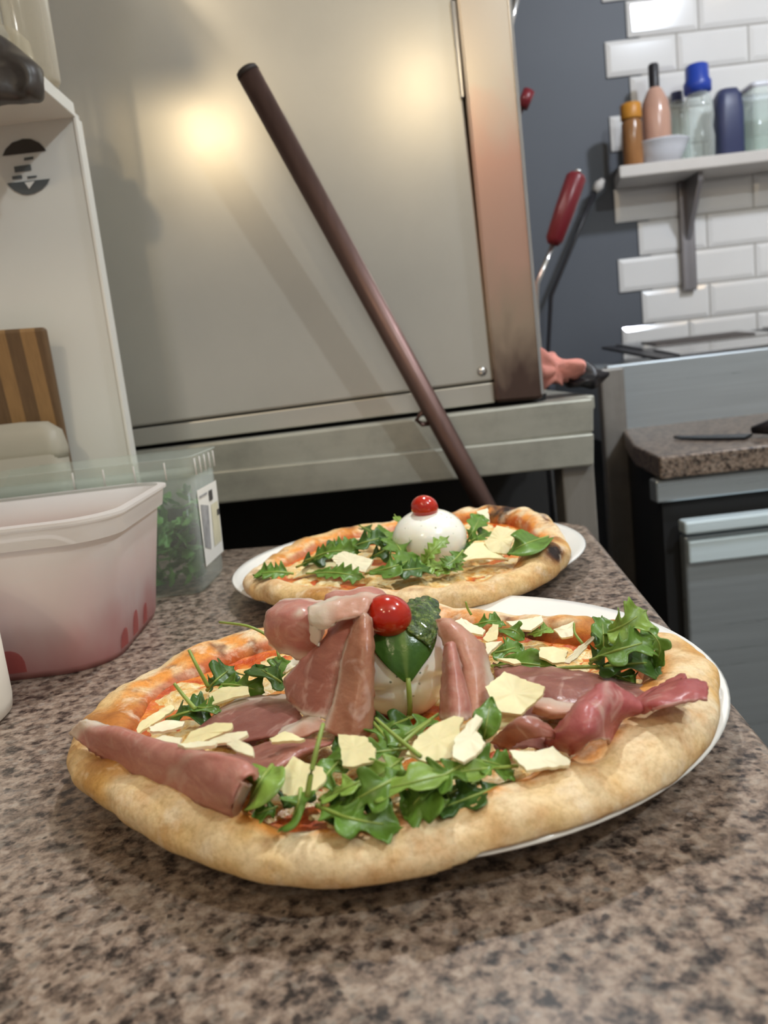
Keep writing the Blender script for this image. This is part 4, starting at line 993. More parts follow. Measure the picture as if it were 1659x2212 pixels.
ham('pale fat-edged ham flap folded at the top beside the tomato', None, 'ham_pale', lambda s, t: 0.95 * (1 - sstep(0.1, 0.5, s)) + 0.6 * (1 - sstep(0.0, 0.3, t)) + 0.6 * sstep(0.85, 1, t), 0.0012, 0.0024, 3, pts=yv_([
    [(690, 1302, .356), (722, 1292, .352), (756, 1286, .350), (790, 1285, .350), (820, 1290, .352)],
    [(666, 1316, .346), (705, 1312, .341), (746, 1306, .340), (782, 1300, .341), (806, 1300, .343)],
    [(668, 1334, .342), (704, 1336, .336), (742, 1330, .335), (776, 1324, .335), (794, 1320, .337)],
    [(680, 1352, .341), (704, 1350, .336), (736, 1342, .334), (770, 1334, .334), (790, 1330, .336)]]))
ham('narrow fatty ham strip hanging under the pale flap', None, 'ham_pale', lambda s, t: 0.9, 0.001, 0.0022, 4, pts=yv_([
    [(672, 1340, .343), (684, 1340, .340), (698, 1342, .339)], [(670, 1366, .343), (682, 1366, .340), (694, 1368, .339)], [(672, 1388, .343), (682, 1392, .341), (690, 1394, .340)]]), nu=12, nv=20)
ham('pink ham slice arching behind the tomato toward the rear pizza', None, 'ham_pink', lambda s, t: 0.6 * (1 - sstep(0, 0.12, t)), 0.001, 0.0008, 5, pts=yv_([
    [(702, 1288, .372), (722, 1278, .372), (752, 1276, .370), (790, 1268, .370), (822, 1273, .370), (836, 1284, .370)],
    [(700, 1300, .370), (722, 1292, .364), (752, 1290, .360), (790, 1284, .360), (822, 1288, .362), (840, 1300, .366)],
    [(706, 1318, .366), (728, 1314, .360), (756, 1312, .356), (790, 1308, .356), (820, 1310, .358), (840, 1316, .362)]]))
ham('dark flat ham slice with white fat edge left of the burrata', [
    [(452, 1556, .030), (480, 1527, .032), (530, 1508, .033), (585, 1503, .034), (640, 1500, .036)],
    [(424, 1580, .030), (470, 1556, .034), (525, 1534, .036), (585, 1528, .038), (645, 1524, .040)],
    [(420, 1592, .029), (475, 1580, .033), (535, 1566, .036), (595, 1558, .038), (652, 1552, .040)],
    [(460, 1606, .029), (505, 1604, .033), (555, 1596, .035), (610, 1588, .037), (664, 1584, .038)]], 'ham_dark', lambda s, t: 0.7 * (1 - sstep(0.08, 0.3, t)) * sstep(0.1, 0.4, s), 0.001, 0.0007, 6)
ham('folded fatty ham strip at the foot of the tall drape', [
    [(560, 1618, .033), (600, 1586, .036), (640, 1556, .039), (668, 1540, .042)],
    [(572, 1624, .035), (612, 1594, .038), (652, 1566, .041), (690, 1552, .043)],
    [(592, 1626, .034), (632, 1602, .037), (678, 1582, .040), (716, 1572, .041)]], 'ham_pale', lambda s, t: 0.85 * (1 - sstep(0.3, 0.8, t)), 0.001, 0.0012, 7, nu=22, nv=18)
ham('wide brown ham slice lying between rolled slice and drape', [
    [(500, 1632, .031), (560, 1612, .034), (620, 1600, .036), (680, 1596, .037), (722, 1600, .036)],
    [(510, 1654, .034), (562, 1634, .037), (615, 1620, .039), (668, 1608, .040), (716, 1606, .038)],
    [(530, 1680, .036), (566, 1668, .038), (600, 1650, .040), (640, 1632, .040), (690, 1616, .038)],
    [(545, 1700, .034), (568, 1690, .036), (592, 1672, .038), (620, 1654, .038), (662, 1630, .036)]], 'ham_brown', lambda s, t: 0.4 * sstep(0.9, 1, t), 0.001, 0.0007, 8)
ham('long rolled pink ham slice hanging over the left crust', [
    [(152, 1584, .030), (172, 1562, .040), (200, 1558, .043), (228, 1566, .042), (246, 1574, .036)],
    [(186, 1612, .032), (210, 1584, .043), (246, 1576, .046), (280, 1582, .045), (304, 1592, .036)],
    [(250, 1652, .030), (276, 1612, .042), (310, 1598, .046), (346, 1602, .045), (372, 1612, .034)],
    [(318, 1690, .030), (342, 1645, .042), (374, 1622, .047), (416, 1622, .047), (446, 1626, .036)],
    [(368, 1706, .031), (398, 1660, .043), (432, 1636, .049), (482, 1632, .050), (524, 1640, .040)],
    [(430, 1736, .031), (452, 1690, .043), (486, 1656, .049), (528, 1648, .050), (552, 1662, .044)],
    [(500, 1764, .031), (506, 1726, .042), (522, 1688, .048), (546, 1680, .048), (556, 1690, .045)]], 'ham_pink', lambda s, t: 0.95 * (1 - sstep(0.05, 0.13, t)) + 0.25 * math.exp(-((t - 0.62) / 0.03) ** 2), 0.0012, 0.001, 9, nu=30, nv=60)
ham('curled inner end of the long pink ham roll', [
    [(500, 1764, .031), (508, 1726, .042), (524, 1690, .048)], [(512, 1762, .029), (524, 1730, .038), (536, 1696, .045)], [(520, 1744, .030), (530, 1722, .037), (544, 1694, .044)]], 'ham_brown', lambda s, t: 0.3, 0.001, 0.0004, 10, nu=16, nv=14)
# right of the burrata
ham('pale pink ham slice folded down the right side of the burrata', None, 'ham_pale', lambda s, t: 1.0 * sstep(0.62, 0.85, s) * sstep(0.2, 0.45, t) + 0.6 * (1 - sstep(0, 0.05, s)), 0.001, 0.0016, 11, pts=yv_([
    [(942, 1340, .350), (958, 1334, .347), (976, 1340, .345), (994, 1352, .347), (1008, 1364, .352)],
    [(950, 1372, .342), (978, 1368, .336), (1008, 1376, .334), (1034, 1390, .338), (1046, 1402, .346)],
    [(968, 1412, .334), (996, 1408, .329), (1022, 1416, .328), (1044, 1430, .332), (1058, 1444, .340)],
    [(984, 1456, .328), (1008, 1456, .323), (1030, 1462, .321), (1050, 1474, .325), (1066, 1484, .332)],
    [(996, 1500, .322), (1014, 1504, .316), (1032, 1510, .314), (1050, 1514, .318), (1062, 1514, .324)],
    [(1000, 1544, .314), (1014, 1548, .310), (1026, 1548, .308), (1040, 1540, .311), (1050, 1532, .316)]]))
ham('slim pink ham roll standing right against the burrata', None, 'ham_pink', lambda s, t: 0.7 * sstep(0.85, 1, t) + 0.35 * sstep(0.8, 1, s), 0.001, 0.0008, 12, pts=yv_([
    [(962, 1394, .330), (970, 1388, .327), (978, 1388, .327), (984, 1396, .330)],
    [(957, 1432, .327), (970, 1424, .320), (984, 1428, .319), (994, 1440, .325)],
    [(955, 1476, .323), (972, 1466, .314), (994, 1472, .313), (1008, 1486, .320)],
    [(952, 1520, .318), (974, 1510, .308), (1000, 1514, .307), (1020, 1528, .314)],
    [(952, 1556, .314), (974, 1556, .303), (1000, 1554, .302), (1024, 1552, .310)]]))
ham('dark ham slice lying flat toward the right crust', [
    [(1064, 1432, .030), (1120, 1440, .034), (1180, 1442, .036), (1250, 1450, .036), (1320, 1466, .034), (1400, 1482, .034)],
    [(1072, 1460, .032), (1130, 1466, .037), (1190, 1468, .039), (1260, 1478, .039), (1330, 1490, .037), (1410, 1496, .036)],
    [(1090, 1500, .031), (1140, 1506, .036), (1200, 1508, .038), (1265, 1508, .038), (1330, 1510, .037), (1400, 1510, .036)],
    [(1110, 1540, .030), (1150, 1550, .032), (1210, 1548, .034), (1270, 1540, .035), (1330, 1528, .035), (1390, 1520, .034)]], 'ham_dark', lambda s, t: 0.25 * sstep(0.9, 1, t), 0.001, 0.001, 13)
ham('pale ham shred with torn fat edge beside the large parmesan', [
    [(1160, 1506, .040), (1190, 1512, .041), (1220, 1518, .040), (1250, 1522, .039)], [(1154, 1526, .041), (1184, 1532, .042), (1216, 1536, .041), (1248, 1538, .039)], [(1150, 1544, .037), (1182, 1548, .038), (1214, 1550, .037), (1244, 1550, .036)]], 'ham_pale', lambda s, t: 0.6 * (1 - sstep(0.1, 0.5, t)), 0.001, 0.0012, 14, nu=20, nv=18)
ham('red ham slice gathered in folds on the right of the front pizza', [
    [(1196, 1584, .036), (1232, 1540, .046), (1266, 1500, .052), (1306, 1474, .054), (1336, 1482, .050), (1398, 1524, .042)],
    [(1180, 1600, .032), (1222, 1562, .045), (1262, 1524, .052), (1304, 1506, .053), (1342, 1512, .048), (1396, 1532, .042)],
    [(1190, 1612, .032), (1224, 1584, .044), (1258, 1552, .050), (1296, 1540, .050), (1332, 1538, .045), (1372, 1542, .040)],
    [(1212, 1622, .031), (1238, 1602, .042), (1266, 1582, .047), (1292, 1574, .046), (1318, 1566, .041), (1342, 1560, .036)],
    [(1234, 1632, .030), (1256, 1612, .038), (1276, 1600, .042), (1298, 1596, .041), (1312, 1600, .037), (1318, 1616, .030)]], 'ham_red', lambda s, t: 0.7 * sstep(0.95, 1, t) + 0.3 * math.exp(-((s - 0.62) / 0.05) ** 2) * (1 - t), 0.0011, 0.0012, 15, nu=38, nv=34)
ham('orange pink ham slice curling up before the large parmesan', [
    [(1060, 1604, .031), (1086, 1578, .041), (1112, 1556, .046), (1142, 1548, .047), (1176, 1562, .043)],
    [(1076, 1610, .031), (1104, 1586, .040), (1134, 1570, .045), (1164, 1568, .045), (1196, 1578, .041)],
    [(1100, 1618, .030), (1130, 1602, .037), (1158, 1592, .041), (1186, 1592, .040), (1212, 1606, .034)]], 'ham_brown', lambda s, t: 0.3 * (1 - sstep(0, 0.2, t)), 0.001, 0.0008, 16, nu=26, nv=20)
ham('small dark ham patch under the curled slice', [
    [(1062, 1606, .029), (1100, 1598, .031), (1150, 1594, .032), (1196, 1600, .031)], [(1070, 1620, .029), (1110, 1616, .031), (1156, 1616, .031), (1204, 1624, .029)]], 'ham_dark', None, 0.001, 0.0006, 17, nu=20, nv=12)
ham('red ham end resting on the right crust', [
    [(1352, 1526, .040), (1392, 1504, .044), (1440, 1480, .046), (1490, 1472, .047), (1522, 1474, .046)],
    [(1372, 1530, .041), (1408, 1516, .046), (1452, 1500, .048), (1498, 1492, .049), (1530, 1494, .047)],
    [(1388, 1538, .040), (1424, 1530, .045), (1460, 1520, .047), (1500, 1514, .047), (1528, 1514, .046)]], 'ham_red', lambda s, t: 0.25 * sstep(0.9, 1, t), 0.0011, 0.001, 18, nu=28, nv=18)
ham('thin red ham sliver tucked behind the red end on the crust', [
    [(1372, 1508, .038), (1404, 1492, .041), (1444, 1468, .043), (1476, 1456, .042)], [(1384, 1518, .039), (1416, 1502, .043), (1456, 1482, .045), (1484, 1462, .044)]], 'ham_red', None, 0.001, 0.0006, 19, nu=20, nv=10)

# ------------------------------------------------------------------ parmesan shavings
def shaving(label, pix, z, tilt=0.0, mat='parm', seed=0, group=None, th=0.0011):
    """thin flake with ragged edges; z at its centre, tilt raises its far side"""
    n = len(pix); cu = sum(p[0] for p in pix) / n; cv = sum(p[1] for p in pix) / n; r = random.Random(seed * 7 + 1)
    c = Z(cu, cv, z)
    nrm = V((r.uniform(-0.2, 0.2), -tilt, 1.0)).normalized()
    def hit(u, v):
        d = ray(u, v); return EYE + d * ((c - EYE).dot(nrm) / d.dot(nrm))
    pts = [hit(*p) for p in pix]; out = []
    for i in range(n):
        a, b = pts[i], pts[(i + 1) % n]; m = max(2, int((b - a).length / 0.0016))
        for k in range(m):
            q = a.lerp(b, k / m)
            q += V((r.uniform(-1, 1), r.uniform(-1, 1), 0)) * (0.0005 if k else 0); out.append(q)
    m = len(out); ctr = sum(out, V()) / m
    curl = r.uniform(-0.9, 0.9)
    def bend(q): 
        e = (q - ctr); return q + nrm * (e.x * e.x * 10 * curl + 0.0004 * noise.noise(q * 55))
    vs = []
    for off in (th / 2, -th / 2):
        for f in (1.0, 0.66, 0.33):
            for q in out: vs.append(bend(ctr + (q - ctr) * f) + nrm * off)
        vs.append(bend(ctr) + nrm * off)
    fs = []; K = 3 * m + 1
    for s_, base in ((1, 0), (-1, K)):
        for f in range(2):
            for i in range(m):
                j = (i + 1) % m; a = (base + f * m + i, base + f * m + j, base + (f + 1) * m + j, base + (f + 1) * m + i); fs.append(a if s_ > 0 else a[::-1])
        for i in range(m):
            a = (base + 2 * m + i, base + 2 * m + (i + 1) % m, base + 3 * m); fs.append(a if s_ > 0 else a[::-1])
    for i in range(m): j = (i + 1) % m; fs.append((i, K + i, K + j, j))
    o = mesh('parmesan_shaving', vs, fs, M[mat], smooth=True)
    e_ = o.modifiers.new('split', 'EDGE_SPLIT'); e_.split_angle = math.radians(48)
    return tag(o, label, 'parmesan', group)
g1, g2, g3 = 'parmesan shavings on the front pizza', 'parmesan flakes heaped on the front left', 'parmesan shavings on the rear pizza'
SH = [
 ('square parmesan shaving on the rocket below the burrata', [(731, 1589), (789, 1594), (813, 1621), (811, 1647), (765, 1659), (741, 1657)], .046, .35, 'parm', g1),
 ('ragged parmesan shaving behind the upright rocket stem, front left', [(635, 1635), (659, 1650), (698, 1659), (705, 1683), (674, 1717), (625, 1727), (596, 1698), (611, 1664)], .041, .45, 'parm', g1),
 ('long slanted parmesan sliver nearest the left crust', [(295, 1577), (307, 1558), (370, 1524), (377, 1532), (341, 1560), (298, 1587)], .034, .3, 'parm', g1),
 ('small oval parmesan sliver beside the long left one', [(322, 1573), (360, 1558), (399, 1560), (394, 1570), (351, 1582), (324, 1581)], .037, .2, 'parm_pale', g1),
 ('pale parmesan flake resting on the long rolled ham', [(319, 1604), (351, 1592), (394, 1597), (389, 1611), (331, 1611)], .044, .0, 'parm_pale', g2),
 ('long parmesan flake on top of the front left heap', [(389, 1611), (413, 1582), (466, 1563), (502, 1563), (500, 1577), (466, 1592), (428, 1609)], .048, .5, 'parm', g2),
 ('pointed parmesan flake at the right of the front left heap', [(452, 1601), (490, 1587), (534, 1581), (536, 1589), (510, 1604), (466, 1609)], .049, .3, 'parm_pale', g2),
 ('low flat parmesan flake under the front left heap', [(384, 1612), (430, 1603), (470, 1606), (466, 1615), (400, 1618)], .049, .0, 'parm_pale', g2),
 ('crumbly parmesan flake leaning on the rolled ham, lowest of heap', [(490, 1609), (519, 1601), (546, 1616), (548, 1635), (514, 1626)], .053, .4, 'parm_pale', g2),
 ('thin parmesan sliver on the fatty ham strip', [(582, 1597), (616, 1583), (659, 1597), (649, 1602), (587, 1605)], .044, .2, 'parm', g1),
 ('wide parmesan shaving on the left rocket over white fat', [(452, 1500), (481, 1486), (536, 1483), (539, 1500), (510, 1507), (457, 1524)], .038, .35, 'parm', g1),
 ('parmesan sliver tucked left of the tall ham drape', [(611, 1454), (630, 1426), (649, 1423), (647, 1433), (621, 1452)], .044, .5, 'parm_pale', g1),
 ('largest square parmesan shaving right of the burrata', [(1049, 1489), (1090, 1452), (1178, 1489), (1173, 1504), (1126, 1545), (1074, 1540), (1059, 1509)], .048, .4, 'parm', g1),
 ('large parmesan shaving before the burrata on rocket', [(878, 1634), (904, 1592), (940, 1566), (981, 1551), (1002, 1556), (986, 1602), (976, 1639), (924, 1649)], .047, .45, 'parm', g1),
 ('jagged parmesan shaving overlapping the large front one', [(981, 1602), (1007, 1571), (1028, 1546), (1043, 1556), (1028, 1582), (1049, 1608), (1028, 1634), (1002, 1649), (979, 1639)], .049, .3, 'parm_pale', g1),
 ('parmesan shaving nearest the right front crust', [(1100, 1623), (1157, 1626), (1194, 1615), (1232, 1646), (1230, 1654), (1137, 1667), (1116, 1644)], .038, .3, 'parm_pale', g1),
 ('parmesan sliver under the largest square shaving', [(1064, 1545), (1111, 1543), (1121, 1551), (1090, 1571), (1069, 1577)], .040, .2, 'parm', g1),
 ('wide pale parmesan shaving farthest back on the front pizza', [(1093, 1346), (1170, 1333), (1173, 1346), (1147, 1364), (1116, 1362)], .038, .3, 'parm_pale', g1),
 ('pinkish parmesan shaving at the back by the brown crust', [(1196, 1362), (1240, 1344), (1238, 1375), (1214, 1380)], .038, .5, 'parm_pale', g1),
 ('parmesan shaving left of the big rocket tuft', [(1165, 1401), (1194, 1398), (1227, 1408), (1219, 1432), (1194, 1434), (1165, 1421)], .038, .4, 'parm', g1),
 ('upright parmesan sliver leaning on the big rocket tuft', [(1219, 1432), (1240, 1406), (1279, 1376), (1284, 1380), (1256, 1411), (1230, 1434)], .044, .9, 'parm_pale', g1),
 ('parmesan flake just behind the burrata on the right', [(981, 1346), (997, 1336), (1049, 1364), (1043, 1374), (1007, 1367)], .040, .3, 'parm_pale', g1),
 ('small upright parmesan flake behind the pale ham', [(1043, 1380), (1064, 1349), (1077, 1351), (1074, 1382), (1054, 1388)], .042, .7, 'parm', g1),
 ('triangular parmesan flake touching the pale ham', [(1049, 1390), (1085, 1386), (1069, 1401), (1049, 1419)], .042, .4, 'parm_pale', g1),
 ('tiny parmesan stick on the rocket right of the pale ham', [(1074, 1424), (1116, 1426), (1126, 1434), (1111, 1437)], .036, .2, 'parm', g1),
 ('broad parmesan shaving at the left of the rear pizza', [(628, 1240), (702, 1196), (737, 1191), (760, 1204), (727, 1236)], .036, .3, 'parm', g3),
 ('folded parmesan shaving on the broad one, rear pizza', [(706, 1196), (737, 1190), (806, 1210), (790, 1238), (735, 1228)], .040, .5, 'parm_pale', g3),
 ('upright square parmesan shaving right of the rear burrata', [(1046, 1173), (1073, 1136), (1115, 1146), (1098, 1198), (1058, 1193)], .044, .8, 'parm', g3),
 ('wide parmesan shaving before the upright one, rear pizza', [(964, 1230), (1019, 1176), (1044, 1171), (1098, 1201), (1014, 1210)], .038, .4, 'parm', g3),
 ('small parmesan flake behind the rear pizza rocket', [(770, 1166), (796, 1156), (818, 1158), (806, 1169)], .038, .4, 'parm_pale', g3),
 ('parmesan flake at the back crust of the rear pizza', [(1029, 1106), (1053, 1099), (1058, 1129), (1039, 1126)], .042, .9, 'parm_pale', g3),
]
for i, (lb_, px_, z_, ti, mt_, g_) in enumerate(SH): shaving(lb_, px_, z_, ti, mt_, i, g_, 0.0013 if i < 25 else 0.0016)

# ------------------------------------------------------------------ rocket leaves
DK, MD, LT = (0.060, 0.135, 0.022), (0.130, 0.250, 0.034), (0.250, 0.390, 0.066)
def rocket(label, pts, W, group, tone=MD, lobes=3, roll=0.0, seed=0, stem=0.22, cup=0.25, shape='lobed'):
    """leaf whose midrib runs through pts (u, v, z) from stem end to tip; W = half width"""
    r = random.Random(seed * 13 + 5); P = [Z(*p) for p in pts]
    if len(P) == 2:
        m = (P[0] + P[1]) / 2; m.z += r.uniform(0.001, 0.004); P = [P[0], m, P[1]]
    n = 60; mid = curve(P, n); root = empty('rocket_leaf', mid[0]); tag(root, label, 'rocket leaf', group)
    nv = 9; vs, cl = [], []
    L = sum((mid[i + 1] - mid[i]).length for i in range(n - 1)); i0 = int(n * stem)
    ph = r.uniform(0, 0.5)
    sides = []
    for i in range(i0, n):
        s = (i - i0) / (n - 1 - i0); t = (mid[min(i + 1, n - 1)] - mid[max(i - 1, 0)]).normalized()
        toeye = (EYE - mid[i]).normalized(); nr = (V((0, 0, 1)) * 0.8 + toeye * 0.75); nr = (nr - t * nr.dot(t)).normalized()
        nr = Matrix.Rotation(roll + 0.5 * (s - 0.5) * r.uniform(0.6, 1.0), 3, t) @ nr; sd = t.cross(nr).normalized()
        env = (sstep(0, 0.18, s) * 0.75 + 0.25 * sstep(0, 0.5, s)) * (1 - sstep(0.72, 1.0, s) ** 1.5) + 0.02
        if shape == 'lobed':
            x = (s * lobes + ph) % 1.0; lob = math.exp(-((x - 0.5) / 0.28) ** 4)
            big = sstep(0.60, 0.78, s); k = env * ((0.34 + 0.66 * lob) * (1 - big) + big * (0.85 + 0.15 * math.cos(s * 40)))
        elif shape == 'frilly':
            x = (s * (lobes + 3) + ph) % 1.0; lob = 1 - abs(2 * x - 1); k = env * (0.45 + 0.55 * lob)
        else: k = math.sin(PI * (s ** 0.8)) * 0.96 + 0.03
        for j in range(nv):
            a = (j - (nv - 1) / 2) / ((nv - 1) / 2); w = W * k
            fwd = t * (abs(a) * w * 0.25)
            q = mid[i] + sd * (a * w) + fwd + nr * (cup * w * a * a + 0.16 * W * math.sin(s * 13 + 3 * a + seed) * abs(a))
            q.z = max(q.z, 0.0262); vs.append(q)
            vein = math.exp(-(a / 0.09) ** 2); c = mixc(tone, tuple(x * 1.25 for x in tone), 0.5 + 0.5 * noise.noise(q * 150))
            cl.append(mixc(c, (0.20, 0.32, 0.08), 0.55 * vein))
    m = n - i0
    fs = [(i * nv + j, i * nv + j + 1, (i + 1) * nv + j + 1, (i + 1) * nv + j) for i in range(m - 1) for j in range(nv - 1)]
    bo_ = place(mesh('blade', vs, fs, M['leaf'], cols=cl), root); solid(bo_, 0.0003)
    k_ = int(n * 0.85); sr = max(0.0005, min(0.0011, 0.11 * W))
    tube('stem', [mid[i] + V((0, 0, 0.0003)) for i in range(0, k_, 3)], [sr * (1 - 0.7 * i / k_) for i in range(0, k_, 3)], M['stem'], root, 7)
    return root
GF, GR, GL, GB, GS = 'rocket leaves in front of the burrata', 'rocket leaves at the back right', 'rocket leaves at the back left', 'rocket leaves on the rear pizza', 'thin rocket stems'
